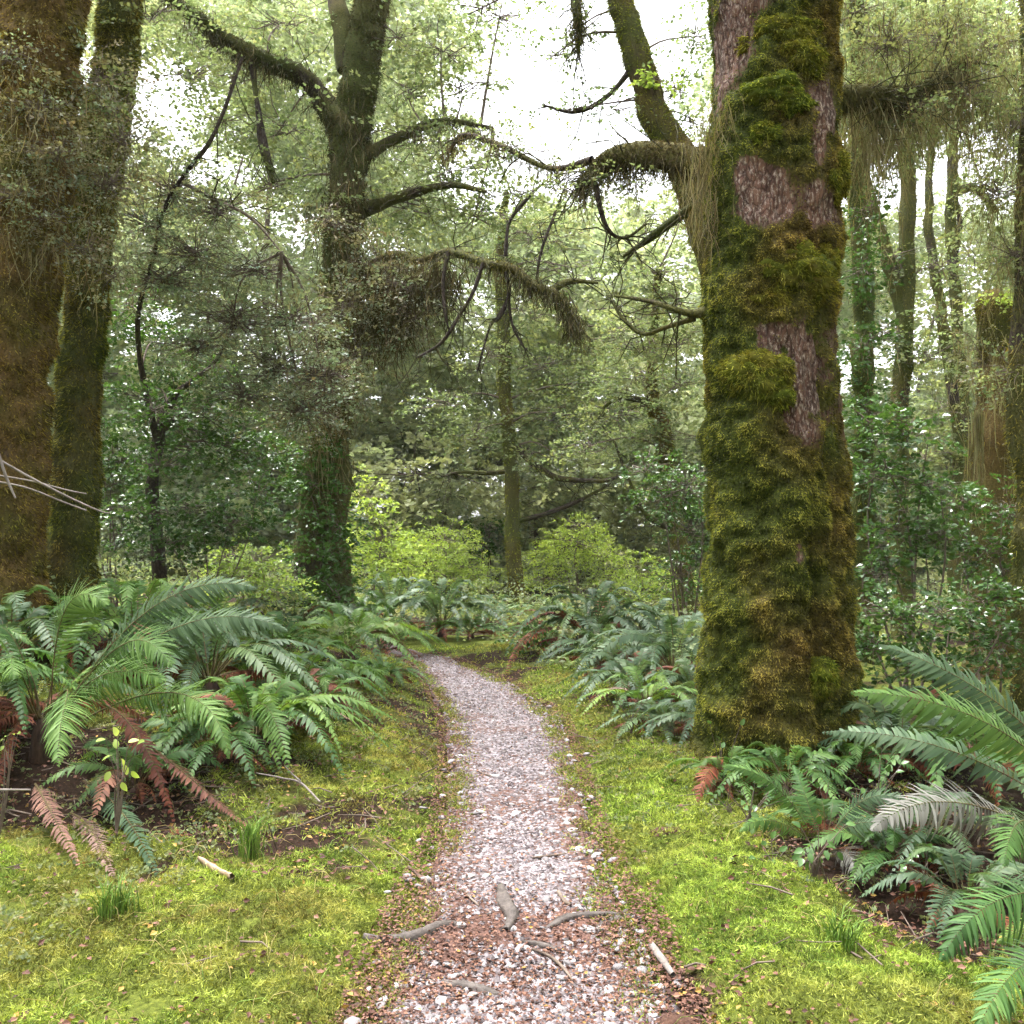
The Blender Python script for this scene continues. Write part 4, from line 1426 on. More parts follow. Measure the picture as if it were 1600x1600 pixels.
def foliage(t, d, lst, leafmat='beech', K=16, leaf=.03, size=.3, dens=1.0, hue=0.0, twigs=10, strand=0.0, strandL=.2, strandW=.005, flat=.6, droop=.25, w=.40, anchors=None, depth=1.0, trad=.006, name='crown', tiers=3, lhue=.3, stuff=False):
    """lst: (px,py,rx_px,ry_px[,d]) clumps"""
    ml, mt, ms = MB(), MB(), MB()
    leaf = leaf * 1.45
    for e in lst:
        dd = e[4] if len(e) > 4 else d
        dn = e[5] if len(e) > 5 else 1.0
        c = P(e[0], e[1], dd)
        rx, rz = e[2] / F * dd, e[3] / F * dd
        area = math.pi * rx * rz
        cover = area / (leaf * leaf * w * .55)
        ns = max(6, int(dens * dn * cover * 1.55 / K))
        an = None
        if anchors is not None:
            aa = np.asarray(anchors)
            an = aa[np.argmin(np.linalg.norm(aa - c, axis=1))]
        clump(ml, mt, ms, c, rx, max(rx, rz) * depth, rz, ns, K, leaf, size, hue, twigs, int(ns * strand), strandL, strandW, flat, droop, w, None, tiers, trad, lhue)
        if an is not None:
            mid = (an + c) / 2 + A([0, 0, .12 * np.linalg.norm(c - an)]) + RNG.normal(0, .05, 3)
            cp = curve_pts(np.stack([an, mid, c + (c - an) * .15]), 8)
            r0 = trad * (1.4 + 1.2 * min(1.5, np.linalg.norm(c - an)))
            mlb = MB()
            tubes(mlb, cp[None], np.linspace(r0, r0 * .35, 8)[None], 6, .5, 0)
            mlb.build('branch', M['twig'], t)
    o = ml.build(name, M[leafmat], t, False)
    if stuff:
        tag(o, kind='stuff')
    if mt.n:
        tag(mt.build('twigs', M['twig'], t), kind='stuff')
    if ms.n:
        s = ms.build('beard_lichen', M['lichen'], t)
        tag(s, kind='stuff')
    return o


def axis(lst, d, n=12):
    return curve_pts(pxpoly(lst, d), n)[:, :3]


# the big tree's limbs
LIMB1 = [(1140, 262, 60, 6.5), (1085, 252, 40, 6.6), (1040, 245, 34, 6.7), (985, 243, 28, 6.8), (940, 258, 22, 6.9), (905, 290, 12, 7.0)]
add_limb(big, 'limb', LIMB1, 6.6, 'limb', 14, 50, .3, 3, .8, .5, 4000, .04, .008, furmat='shag', twiglets=40)
lichen_along(big, LIMB1, 6.6, 500, .30, .006, .35, .03)
shag_along(big, LIMB1, 6.6, 1200, .25, .006, .3, .03)
lichen_along(big, [(1125, 150, 20, 6.1), (1095, 230, 40, 6.2), (1100, 330, 40, 6.2)], 6.2, 420, .26, .005, .45, .07, .28)
LIMB1b = [(925, 250, 14, 6.9), (860, 262, 10, 7.2), (780, 225, 9, 7.5), (725, 212, 10, 7.7), (700, 240, 5, 7.8)]
add_limb(big, 'limb', LIMB1b, 7, 'limb', 8, 30, .2, 4, .5, .5)
lichen_along(big, LIMB1b, 7, 300, .16, .005, .4, .04)
shag_along(big, LIMB1b, 7, 700, .14, .006, .5, .04)
add_limb(big, 'limb', [(925, 262, 9, 6.9), (945, 350, 7, 6.9), (975, 372, 5, 7), (1010, 350, 4, 7)], 7, 'limb', 6, 20, .2, 5, .5, .4)
LIMB2 = [(1250, 152, 60, 6.55), (1340, 150, 40, 6.8), (1385, 155, 40, 7.0), (1420, 148, 26, 7.2), (1470, 120, 16, 7.5), (1520, 90, 8, 7.8)]
add_limb(big, 'limb', LIMB2, 6.8, 'limb', 14, 50, .35, 6, .8, .5, 3500, .04, .008, furmat='shag', twiglets=60)
lichen_along(big, LIMB2, 6.8, 500, .45, .006, .35, .05)
shag_along(big, LIMB2, 6.8, 900, .2, .007, .3, .04)
LIMB3 = [(1110, 488, 22, 6.4), (1080, 490, 14, 6.4), (1050, 482, 10, 6.4), (1010, 470, 8, 6.5), (960, 462, 4, 6.6)]
add_limb(big, 'limb', LIMB3, 6.4, 'limb', 8, 24, .2, 7, .7, .4)
LIMB4 = [(1085, 497, 10, 6.4), (1040, 512, 8, 6.6), (1005, 522, 8, 6.8), (975, 500, 6, 6.9), (955, 470, 4, 7)]
add_limb(big, 'limb', LIMB4, 6.4, 'limb', 8, 24, .2, 8, .7, .4)
add_limb(big, 'limb', [(1110, 310, 20, 6.8), (1060, 340, 16, 7), (1010, 375, 12, 7.2), (975, 400, 6, 7.4)], 7, 'limb', 8, 20, .2, 9, .8, .3)
foliage(big, 6.9, [(800, 235, 110, 20, 7.4), (900, 300, 70, 26, 7.1), (990, 285, 70, 26, 6.9), (1010, 545, 80, 32, 7.2), (1060, 540, 40, 40, 7.0)], 'beech', 14, .018, .16, .55, .15, 25, .5, .14, .004, trad=.004)
lichen_along(big, [(1325, 165, 20, 7.0), (1370, 200, 20, 7.1), (1430, 175, 20, 7.3)], 7.1, 500, .6, .006, .3, .10, .25)
lichen_along(big, [(1440, 120, 20, 7.4), (1500, 160, 20, 7.6), (1560, 120, 20, 7.8)], 7.5, 450, .6, .006, .3, .16, .25)
foliage(big, 7.4, [(1390, 70, 60, 60, 7.2), (1470, 60, 70, 60, 7.6), (1400, 190, 60, 40, 7.2), (1500, 150, 70, 60, 7.7)], 'beech', 14, .02, .2, .6, .4, 110, 2.6, .3, .005, trad=.004)
# the crown far above the frame
foliage(big, 6.4, [(1100, -500, 500, 200, 6.8), (1350, -700, 420, 200, 7.0), (1000, -900, 400, 220, 7.5)], 'beech', 14, .09, .6, .16, 0, 12, 0, anchors=[A([1.8, 6.5, 7]), A([1.8, 6.5, 9])], trad=.02, name='crown')


def tree(name, label, base_px, d, group=None):
    return thing(name, on_ground(base_px, d), label, 'tree', group)


GT = 'mossy trunks of the forest'
# left double trunk
tB = tree('beech_tree', 'double-stemmed trunk furred with brown moss at the left edge', 70, 8.5, GT)
add_limb(tB, 'trunk', [(-30, 1060, 220), (-12, 870, 134), (-4, 650, 132), (10, 450, 132), (48, 200, 122), (64, 0, 122), (85, -250, 110), (100, -600, 100)], 8.3, 'trunk_b', 90, 220, .15, 11, .9, .75, 60000, .035, .011, freq=5.0)
add_limb(tB, 'trunk', [(140, 1060, 110), (117, 870, 74), (128, 650, 66), (137, 450, 62), (160, 250, 70), (178, 100, 62), (184, 0, 64), (200, -300, 80), (220, -600, 70)], 9.3, 'limb', 70, 220, .18, 12, .9, .3, 46000, .035, .011, freq=5.0)
lichen_along(tB, [(10, 290, 60, 7.8), (60, 380, 60, 7.8), (110, 340, 60, 8.2)], 8, 200, .35, .006, .35, .10)
lichen_along(tB, [(40, 120, 60, 7.8), (80, 220, 60, 7.8), (60, 300, 60, 7.8)], 8, 450, .35, .006, .35, .22)
lichen_along(tB, [(170, 120, 60, 8.4), (150, 240, 60, 8.4), (140, 420, 60, 8.4)], 8, 450, .4, .006, .3, .15)
foliage(tB, 7.9, [(60, 170, 70, 40), (160, 120, 60, 50, 8.3), (90, 240, 70, 40, 7.8), (20, 300, 50, 50, 7.8), (170, 290, 60, 60, 8.2), (70, 340, 50, 26, 7.8), (130, 390, 60, 36, 8.0), (190, 220, 50, 50, 8.2), (10, 90, 60, 40), (180, 430, 30, 40, 8.3)], 'blue', 16, .021, .26, .4, .55, 70, .6, .2, .005, trad=.0045, depth=.35)
foliage(tB, 9.5, [(230, 30, 90, 60), (190, 170, 70, 50, 8.6), (300, 120, 70, 40)], 'beech', 16, .028, .25, .5, .1, 30, .3, .15, .005)
foliage(tB, 8.5, [(60, -450, 420, 160, 8.2), (250, -650, 420, 180, 9), (-250, -500, 300, 200, 8)], 'beech', 14, .09, .6, .14, 0, 12, 0, anchors=[A([-3.7, 8.5, 8]), A([-3.5, 8.7, 10])], trad=.02)

# forked trunk in the middle
tC = tree('beech_tree', 'tall forked tree left of the path with dark limbs against the sky', 505, 14, GT)
add_limb(tC, 'trunk', [(500, 1010, 120), (503, 920, 88), (505, 800, 74), (520, 600, 62), (535, 400, 56), (545, 250, 56), (552, 180, 60), (565, 80, 50), (582, 0, 56), (600, -200, 48), (620, -500, 40)], 14, 'limb', 40, 110, .25, 13, .7, .1, 22000, .06, .014, furmat='shag', freq=1.8)  # backlit look painted in: dark bark and dark fur instead of bright moss
LC1 = [(548, 230, 50, 14), (515, 165, 38, 13.9), (470, 118, 30, 13.8), (400, 88, 28, 13.6), (350, 60, 26, 13.5), (290, 12, 22, 13.3), (230, -40, 18, 13.2)]
add_limb(tC, 'limb', LC1, 13.8, 'limb', 16, 70, .3, 14, .6, .3, 5000, .06, .012, furmat='shag', twiglets=50)
lichen_along(tC, LC1, 13.8, 350, .35, .008, .2, .08)
shag_along(tC, LC1, 13.8, 1000, .4, .012, .2, .10)
shag_along(tC, [(530, 300, 60, 13.7), (540, 430, 60, 13.6), (520, 560, 60, 13.6), (510, 640, 60, 13.6)], 13.6, 1300, .5, .014, .4, .22)
shag_along(tC, [(555, 150, 50, 13.8), (545, 260, 50, 13.7), (530, 330, 50, 13.7)], 13.7, 700, .4, .013, .2, .2)
lichen_along(tC, [(510, 640, 60, 13.5), (520, 680, 60, 13.5)], 13.6, 120, .8, .012, .3, .22)
add_limb(tC, 'limb', [(545, 110, 34, 14), (535, 40, 30, 14), (520, -30, 26, 14.1), (500, -150, 20, 14.2)], 14, 'limb', 12, 30, .2, 15, .5, .3)
LC2 = [(545, 445, 26, 14), (610, 398, 14, 13.2), (655, 408, 12, 12.8), (700, 393, 11, 12.4), (760, 412, 12, 12), (800, 420, 13, 11.9), (835, 446, 13, 11.8), (875, 462, 10, 11.7), (892, 492, 8, 11.65), (907, 512, 4, 11.6)]
add_limb(tC, 'limb', LC2, 12.5, 'limb', 12, 70, .35, 16, .7, .4, 2000, .04, .01, twiglets=40)
lichen_along(tC, LC2, 12.5, 500, .38, .007, .15, .05)
shag_along(tC, LC2[5:], 12.5, 900, .42, .009, .2, .06)
shag_along(tC, LC2[:6], 12.5, 500, .3, .009, .3, .08)
add_limb(tC, 'limb', [(860, 455, 12, 11.8), (890, 440, 10, 11.8), (935, 442, 5, 11.8)], 11.8, 'limb', 8, 16, .3, 17, .8, .3)
for k, l in enumerate([[(790, 400, 7), (795, 350, 6), (815, 320, 7), (835, 298, 6), (850, 285, 3)], [(790, 425, 7), (795, 460, 7), (780, 495, 9), (765, 510, 5), (745, 580, 3)],
                       [(755, 411, 7), (740, 455, 6), (720, 490, 6), (690, 535, 6), (650, 560, 3)], [(794, 465, 6), (800, 505, 5), (812, 532, 4), (822, 548, 2)], [(838, 446, 6), (845, 395, 5), (868, 332, 5), (888, 280, 2)],
                       [(680, 540, 4), (690, 560, 3), (700, 572, 2)], [(700, 394, 8), (692, 440, 6), (694, 485, 6), (702, 518, 2)]]):
    add_limb(tC, 'twig', l, 11.9, 'limb', 6, 18, .2, 20 + k, .3, .3)
shag_along(tC, [(575, 425, 30, 13.2), (640, 435, 30, 12.8), (705, 425, 20, 12.5)], 12.9, 1500, .75, .012, .35, .12)
shag_along(tC, [(560, 480, 30, 13.2), (600, 500, 30, 13), (640, 490, 20, 12.8)], 12.9, 700, .7, .012, .3, .14)
LC3 = [(560, 250, 24, 14), (640, 205, 14, 14), (700, 190, 10, 14), (770, 200, 6, 14)]
shag_along(tC, LC3, 14, 600, .25, .01, .3, .06)
add_limb(tC, 'limb', LC3, 14, 'limb', 8, 30, .2, 18, .7, .3)
add_limb(tC, 'limb', [(560, 330, 26, 14), (620, 310, 18, 13.8), (700, 290, 12, 13.6), (760, 300, 6, 13.4)], 14, 'limb', 8, 30, .2, 19, .7, .3)
anC = np.concatenate([axis(LC1, 13.8), axis(LC2, 12.5), axis(LC3, 14), axis([(545, 500, 1), (545, 250, 1), (575, 0, 1)], 14)])
foliage(tC, 14, [(640, 140, 70, 40), (690, 80, 60, 36), (720, 140, 50, 26), (650, 220, 80, 30), (700, 270, 90, 28), (640, 320, 80, 40), (740, 340, 80, 34), (780, 30, 50, 26), (620, 60, 40, 40),
                 (440, 40, 80, 40), (380, 120, 70, 40), (300, 50, 70, 40), (440, 200, 70, 50), (350, 190, 60, 40), (420, 290, 60, 40), (800, 300, 60, 30), (560, 320, 50, 30)],
        'beech', 16, .042, .42, .55, .12, 22, .35, .28, .008, anchors=anC, trad=.009)
foliage(tC, 13, [(600, 420, 70, 50), (650, 450, 60, 40, 12.6), (560, 560, 60, 70, 13), (520, 620, 70, 50, 12.9), (470, 640, 50, 60, 12.9), (540, 480, 60, 50, 12.9), (520, 350, 50, 40, 13), (650, 500, 40, 40, 12.6)], 'blue', 14, .030, .36, .42, .5, 60, 1.2, .3, .008, trad=.005, depth=.5, lhue=.5)
foliage(tC, 13.5, [(500, 870, 55, 60, 13.3), (485, 760, 40, 60, 13.4), (520, 930, 60, 30, 13.2), (490, 700, 36, 40, 13.4), (530, 820, 30, 60, 13.4)], 'gloss', 12, .045, .25, .7, .8, 10, 0, depth=.5, name='climbing_leaves')
foliage(tC, 14, [(600, -350, 420, 160, 14.5), (400, -450, 420, 160, 14)], 'beech', 14, .11, .7, .15, 0, 12, 0, anchors=[A([-2.2, 14, 11]), A([-2, 14, 13])], trad=.02)

# slender pole
tD = tree('slender_tree', 'slender straight pole trunk standing at the path bend', 808, 23, GT)
add_limb(tD, 'trunk', [(810, 960, 28), (808, 930, 24), (803, 850, 23), (795, 700, 21), (789, 600, 21), (786, 500, 20), (783, 420, 17), (786, 350, 13), (792, 300, 6)], 23, 'trunk_b', 20, 100, .12, 31, .9, .1, 6000, .06, .02, furmat='cushion', freq=1.8)
LD = [(806, 750, 10), (850, 742, 12), (900, 748, 14), (950, 748, 10), (975, 735, 6)]
add_limb(tD, 'limb', [(800, 690, 12), (830, 720, 10), (865, 745, 10), (900, 752, 9), (950, 750, 6), (985, 735, 2)], 23, 'limb', 8, 30, .2, 32, .4, .4)
add_limb(tD, 'limb', [(806, 735, 8), (760, 740, 7), (720, 738, 5), (690, 745, 3)], 23, 'limb', 8, 24, .2, 33, .4, .4)
add_limb(tD, 'limb', [(806, 815, 8), (860, 800, 8), (910, 780, 6), (955, 755, 2)], 23, 'limb', 8, 24, .2, 34, .4, .4)
anD = axis([(795, 700, 1), (786, 500, 1), (786, 350, 1)], 23)
foliage(tD, 22.5, [(760, 560, 70, 30), (860, 570, 80, 34), (700, 630, 60, 30), (880, 650, 90, 36), (740, 680, 60, 26), (860, 710, 80, 20), (930, 600, 60, 40), (830, 490, 60, 26), (880, 420, 60, 30), (790, 340, 70, 40), (740, 420, 60, 34), (830, 370, 50, 30)], 'beech', 16, .055, .55, .55, .12, 20, .2, .3, .01, anchors=anD, trad=.011)

# leaning trunk behind the big one
tE = tree('leaning_tree', 'leaning mossy trunk rising behind the big tree into the white sky', 1180, 10.8, GT)
LE = [(1190, 980, 90), (1165, 700, 64), (1120, 420, 54), (1068, 265, 50), (1025, 175, 46), (1000, 90, 44), (968, 0, 38), (930, -150, 34), (900, -350, 28)]
add_limb(tE, 'trunk', LE, 10.8, 'trunk_b', 24, 110, .16, 41, .7, .25, 9000, .05, .01, furmat='cushion')
foliage(tE, 10.8, [(1030, 125, 34, 16, 10.5, 1.6)], 'lime', 12, .035, .14, .6, .8, 8, 0, name='leaf_tuft', stuff=True)
foliage(tE, 10.8, [(1085, 60, 36, 60), (1060, 140, 40, 34), (905, 50, 24, 50), (870, 90, 34, 14), (960, 170, 40, 14), (900, 170, 50, 14), (1080, 190, 30, 30), (760, 15, 50, 20)], 'beech', 14, .03, .3, .4, .0, 25, .4, .2, .006, anchors=axis(LE, 10.8, 20)[8:], trad=.007)
add_limb(tE, 'limb', [(1000, 90, 12), (950, 150, 8), (900, 175, 6), (850, 165, 3)], 10.8, 'limb', 6, 24, .2, 42, .3, .2)
add_limb(tE, 'limb', [(930, -150, 22, 10.8), (908, -60, 18, 10.7), (900, 10, 15, 10.6), (906, 50, 9, 10.6), (903, 85, 3, 10.6)], 10.8, 'limb', 10, 30, .45, 43, .5, .2, 800, .05, .01, twiglets=40)
shag_along(tE, [(905, -40, 20, 10.6), (902, 30, 20, 10.6), (905, 60, 12, 10.6)], 10.6, 300, .25, .01, .2, .06)

# trunks on the right, behind the big tree
RT = [
    ('dark mossy trunk close behind the right side of the big tree', 1352, 11.5, [(1355, 1080, 84), (1352, 900, 70), (1348, 700, 64), (1345, 500, 60), (1340, 300, 52), (1335, 100, 44), (1330, -200, 40)], .85, .2, None),
    ('upright trunk forking in a Y against the white sky on the right', 1408, 14.5, [(1405, 1000, 52), (1407, 760, 44), (1408, 640, 40), (1412, 500, 40), (1420, 300, 38), (1428, 180, 32), (1436, 0, 26), (1445, -200, 22)], .75, .25,
     [[(1414, 500, 26), (1395, 430, 22), (1375, 360, 20), (1352, 290, 16), (1335, 220, 12)]]),
    ('thin curved trunk bowing left of the straight one on the right', 1492, 18, [(1495, 960, 30), (1494, 700, 28), (1485, 540, 26), (1462, 430, 24), (1447, 330, 20), (1452, 240, 16), (1470, 140, 12), (1480, 0, 10)], .6, .3, None),
    ('thin straight grey trunk beside the curved one on the right', 1500, 19.5, [(1512, 960, 34), (1505, 700, 30), (1494, 450, 28), (1488, 300, 26), (1490, 150, 22), (1500, -50, 18)], .6, .3,
     [[(1490, 300, 14), (1525, 295, 12), (1560, 330, 8)], [(1489, 420, 10), (1500, 350, 8), (1496, 300, 6), (1540, 292, 5)]]),
    ('broad lichen-draped stump trunk near the right edge', 1556, 10.5, [(1556, 1100, 120), (1556, 900, 96), (1550, 750, 84), (1556, 600, 66), (1550, 510, 56), (1550, 480, 60), (1550, 468, 20)], 1.0, .55, None),
    ('dark trunk cut off by the right edge above the ferns', 1600, 8.2, [(1612, 1200, 70), (1604, 1000, 56), (1598, 800, 52), (1600, 600, 50), (1606, 300, 46), (1610, 0, 40), (1612, -300, 36)], .8, .4, None),
]
anR = []
for k, (lab, bx_, d, l, mo, hu, forks) in enumerate(RT):
    t = tree('mossy_tree', lab, bx_, d, GT)
    l = [(e[0] + 5 * math.sin(e[1] * .013 + k * 2), e[1], e[2] * ((.5, .62, .62, .6, .8, .62)[k])) for e in l]
    add_limb(t, 'trunk', l, d, 'limb' if k != 4 else 'trunk_b', 24, 90, .24, 50 + k, mo, hu, 6000, .04, .011, freq=2.6)
    for j, f in enumerate(forks or []):
        add_limb(t, 'limb', f, d, 'limb', 10, 30, .2, 60 + k * 3 + j, .6, .3)
    an = axis(l, d, 16)
    if k == 0:
        foliage(t, d, [(1345, 420, 34, 60, 11), (1350, 540, 40, 50, 11), (1355, 640, 44, 50, 11), (1360, 740, 50, 40, 11), (1350, 330, 30, 40, 11)], 'gloss', 12, .036, .22, .75, .4, 20, .8, .2, .007, depth=.7)
        foliage(t, d, [(1370, 130, 70, 60), (1360, 250, 40, 40), (1340, 20, 50, 40), (1400, 230, 60, 40), (1350, 180, 40, 50, 11)], 'beech', 14, .03, .28, .6, .25, 40, 2.0, .35, .006, anchors=an, trad=.007)
        foliage(t, d, [(1450, -350, 400, 160)], 'beech', 14, .09, .6, .18, 0, 12, 0, anchors=an[-2:], trad=.02)
    if k == 1:
        foliage(t, d, [(1440, 60, 80, 50), (1400, 400, 40, 40), (1450, 560, 60, 50), (1380, 520, 30, 40), (1470, 420, 40, 40), (1420, 180, 50, 30)], 'beech', 14, .04, .35, .5, .15, 25, 1.0, .4, .008, anchors=an, trad=.008)
    if k == 2:
        foliage(t, d, [(1470, 640, 60, 60), (1430, 720, 60, 50), (1500, 200, 40, 30), (1460, 500, 40, 40)], 'beech', 14, .05, .4, .5, .2, 20, .8, .5, .01, anchors=an, trad=.009)
    if k == 3:
        foliage(t, d, [(1540, 120, 60, 60), (1520, 400, 40, 60), (1570, 250, 50, 50), (1530, 560, 60, 50), (1560, 30, 50, 40)], 'beech', 14, .05, .45, .55, .2, 20, .8, .5, .01, anchors=an, trad=.01)
    if k == 4:
        lichen_along(t, [(1520, 500, 40, 10.2), (1580, 540, 40, 10.2)], d, 90, .6, .006, .1, .2, .2)
        lichen_along(t, [(1510, 560, 30, 10.1), (1540, 680, 30, 10.1), (1590, 600, 30, 10.1)], d, 120, .6, .006, .1, .3, .2)
        foliage(t, d, [(1555, 470, 34, 12, 10.3, 1.5)], 'lime', 10, .025, .1, .6, .3, 0, 0, name='leaf_tuft', stuff=True)
        lichen_along(t, [(1520, 640, 14, 9.9), (1532, 640, 14, 9.9)], d, 90, 1.1, .008, 0, .03, .05)
        foliage(t, d, [(1540, 560, 50, 60), (1580, 700, 40, 60)], 'blue', 12, .025, .22, .25, .7, 40, 2.5, .35, .007, depth=.6)
    if k == 5:
        foliage(t, d, [(1580, 200, 60, 80), (1540, 80, 60, 60), (1585, 400, 40, 70), (1590, 580, 40, 60), (1560, 300, 50, 40)], 'beech', 14, .024, .24, .5, .35, 90, 3.2, .4, .006, anchors=an, trad=.005)

# crooked small tree in the middle distance
tK = tree('crooked_tree', 'crooked mossy small tree in the middle distance left of the big trunk', 1045, 18, GT)
LK = [(1078, 990, 26), (1070, 900, 24), (1050, 800, 24), (1040, 715, 26), (1034, 660, 26), (1020, 630, 18), (1018, 580, 14), (1022, 500, 12), (1030, 420, 9)]
add_limb(tK, 'trunk', LK, 18, 'trunk_b', 16, 80, .2, 71, .9, .2, 4000, .07, .016)
add_limb(tK, 'limb', [(1022, 635, 14), (1000, 625, 10), (965, 622, 8), (940, 640, 4)], 18, 'limb', 8, 24, .2, 72, .7, .2)
add_limb(tK, 'limb', [(1060, 830, 14), (1020, 812, 10), (1000, 790, 6), (960, 690, 4)], 18, 'limb', 8, 24, .2, 73, .5, .2)
foliage(tK, 18, [(1000, 590, 80, 34), (1060, 600, 50, 40), (960, 650, 70, 30), (1030, 680, 70, 34), (1030, 430, 60, 36), (1060, 350, 50, 40), (970, 520, 60, 30), (920, 700, 50, 26), (1060, 470, 40, 30)],
        'beech', 16, .045, .45, .6, .08, 24, .4, .35, .009, anchors=axis(LK, 18, 16), trad=.009)

# small-leaved tree on the left
tL = tree('small_leaved_tree', 'dark slim small-leaved tree with twiggy drooping branches between the left trunks', 250, 10.5, GT)
LL = [(252, 930, 24), (245, 820, 20), (240, 750, 19), (246, 690, 18), (258, 645, 15), (275, 615, 11), (300, 595, 8), (340, 560, 6), (380, 480, 4)]
add_limb(tL, 'trunk', LL, 10.5, 'limb', 14, 70, .12, 81, .35, .2)
add_limb(tL, 'limb', [(252, 672, 14), (270, 655, 10), (285, 638, 6)], 10.5, 'limb', 8, 16, .12, 82, .3, .2)
LL2 = [(246, 690, 12, 10.5), (225, 600, 9, 10.3), (215, 500, 8, 10), (240, 400, 7, 9.6), (255, 330, 7, 9.5), (290, 270, 7, 9.4), (325, 225, 7, 9.3), (350, 170, 6, 9.3), (378, 90, 5, 9.3)]
add_limb(tL, 'limb', LL2, 10, 'limb', 8, 50, .15, 83, .3, .2)
LL3 = [(285, 285, 7, 9.4), (330, 310, 5, 9.3), (390, 340, 5, 9.2), (440, 395, 3, 9.2)]
add_limb(tL, 'limb', LL3, 9.4, 'twig', 6, 20, .15, 84, .3, .2)
add_limb(tC, 'limb', [(392, 88, 10), (400, 150, 8), (410, 215, 13), (418, 250, 14), (428, 285, 6)], 13.6, 'limb', 8, 24, .3, 85, .4, .2)
anL = np.concatenate([axis(LL, 10.5), axis(LL2, 10, 20), axis(LL3, 9.4)])
foliage(tL, 9.6, [(270, 300, 60, 50), (340, 330, 70, 40), (310, 400, 80, 50), (400, 420, 80, 40), (260, 440, 70, 50), (370, 500, 90, 40), (460, 500, 70, 40), (310, 540, 80, 40), (430, 570, 80, 50), (500, 590, 60, 50), (230, 350, 40, 50), (480, 640, 60, 40), (380, 620, 60, 40)],
        'blue', 18, .023, .34, .62, .22, 90, .8, .18, .005, anchors=anL, trad=.006, lhue=.5, tiers=4, flat=.9)
foliage(tL, 11, [(250, 540, 60, 50), (220, 620, 50, 50), (320, 640, 60, 40), (200, 480, 40, 50), (370, 690, 60, 40), (300, 700, 50, 40), (190, 720, 50, 50), (250, 730, 50, 40, 10.2), (240, 640, 40, 40, 10.1), (330, 590, 50, 40), (400, 720, 50, 50)], 'gloss', 14, .034, .25, .8, .6, 30, 0, anchors=anL, trad=.006, name='crown')


# ------------------------------------------------------------------ shrubs
def shrub(label, px, d, clumps, mat, leaf, size, dens, hue=0.0, K=14, stems=4, twigs=20, name='shrub', group='understorey shrubs', srad=.012, strand=0.0, flat=.5, droop=.3, w=.40, tiers=2, strandL=.2):
    b = on_ground(px, d)
    t = thing(name, b, label, 'shrub', group)
    cs = [P(c[0], c[1], c[4] if len(c) > 4 else d) for c in clumps]
    for k in range(max(stems, len(cs))):
        c = cs[k % len(cs)]
        s0 = b + A([RNG.normal(0, .08), RNG.normal(0, .08), -.05])
        e = c + RNG.normal(0, .1, 3)
        mid = s0 * .45 + e * .55 + A([RNG.normal(0, .12), RNG.normal(0, .12), .1 * np.linalg.norm(e - s0)])
        cp = curve_pts(np.stack([s0, mid, e]), 10)
        mb = MB()
        tubes(mb, cp[None], np.linspace(srad, srad * .3, 10)[None], 6, .5, 0)
        mb.build('stem', M['twig'], t)
    foliage(t, d, clumps, mat, K, leaf, size, dens, hue, twigs, strand, strandL, .006, flat, droop, w, None, 1.0, srad * .4, 'foliage', tiers)
    return t


shrub('umbrella-shaped lime green shrub right of the slender trunk', 905, 24, [(900, 845, 50, 24), (870, 870, 46, 22), (940, 870, 46, 24), (850, 905, 34, 20), (905, 820, 30, 16), (965, 905, 30, 20)], 'lime', .036, .4, .85, .0, srad=.035, tiers=3)
shrub('rounded lime green shrub left of the slender trunk', 690, 23, [(690, 850, 56, 34), (660, 880, 40, 30), (730, 890, 40, 30), (700, 905, 60, 24)], 'lime', .036, .38, .9, .15, srad=.03)
shrub('tall yellow-green shrub beside the forked trunk', 585, 21, [(575, 780, 30, 40), (590, 850, 40, 50), (570, 890, 40, 40), (620, 880, 40, 40)], 'lime', .048, .36, .7, .25, srad=.025)
shrub('soft lime shrub at the foot of the crooked tree', 1010, 22, [(1005, 890, 44, 30), (1030, 930, 40, 30), (985, 930, 40, 26), (1060, 910, 30, 30)], 'lime', .048, .36, .7, .3, srad=.025)
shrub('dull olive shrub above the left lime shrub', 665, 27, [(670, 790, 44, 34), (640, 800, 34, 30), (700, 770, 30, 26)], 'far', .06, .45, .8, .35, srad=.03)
shrub('small blue-green shrub left of the slender trunk far back', 760, 30, [(760, 825, 28, 24), (750, 850, 24, 20)], 'gloss', .07, .45, .8, .6, srad=.03)
shrub('dark twiggy shrub leaning beside the left of the big trunk', 1075, 14.5, [(1040, 770, 60, 36), (1080, 830, 40, 44), (1010, 730, 36, 24), (1060, 900, 40, 34), (1075, 760, 40, 40)], 'gloss', .036, .3, .6, .5, srad=.02, strand=.6, twigs=40)
shrub('tall glossy-leaved shrub with a thin stem right of the big trunk', 1412, 8.6, [(1420, 675, 60, 34), (1380, 740, 50, 36), (1450, 760, 50, 36), (1400, 830, 60, 40), (1470, 840, 50, 36), (1380, 900, 50, 36), (1360, 660, 30, 30)], 'gloss', .036, .2, .9, .3, srad=.014, twigs=30, tiers=4)
shrub('dark bushy shrub low behind the right-edge ferns', 1450, 7.4, [(1400, 960, 60, 40), (1470, 960, 60, 40), (1540, 940, 60, 40), (1370, 1010, 40, 40), (1560, 1000, 50, 50), (1460, 1040, 80, 40)], 'gloss', .03, .18, .95, .15, srad=.01, twigs=40, tiers=3)
shrub('loose dark shrub hung with lichen at the right edge', 1540, 9.2, [(1540, 860, 50, 40), (1500, 790, 50, 40), (1580, 800, 40, 50), (1580, 900, 40, 40)], 'gloss', .034, .2, .8, .3, srad=.012, twigs=40, strand=.8, tiers=3)
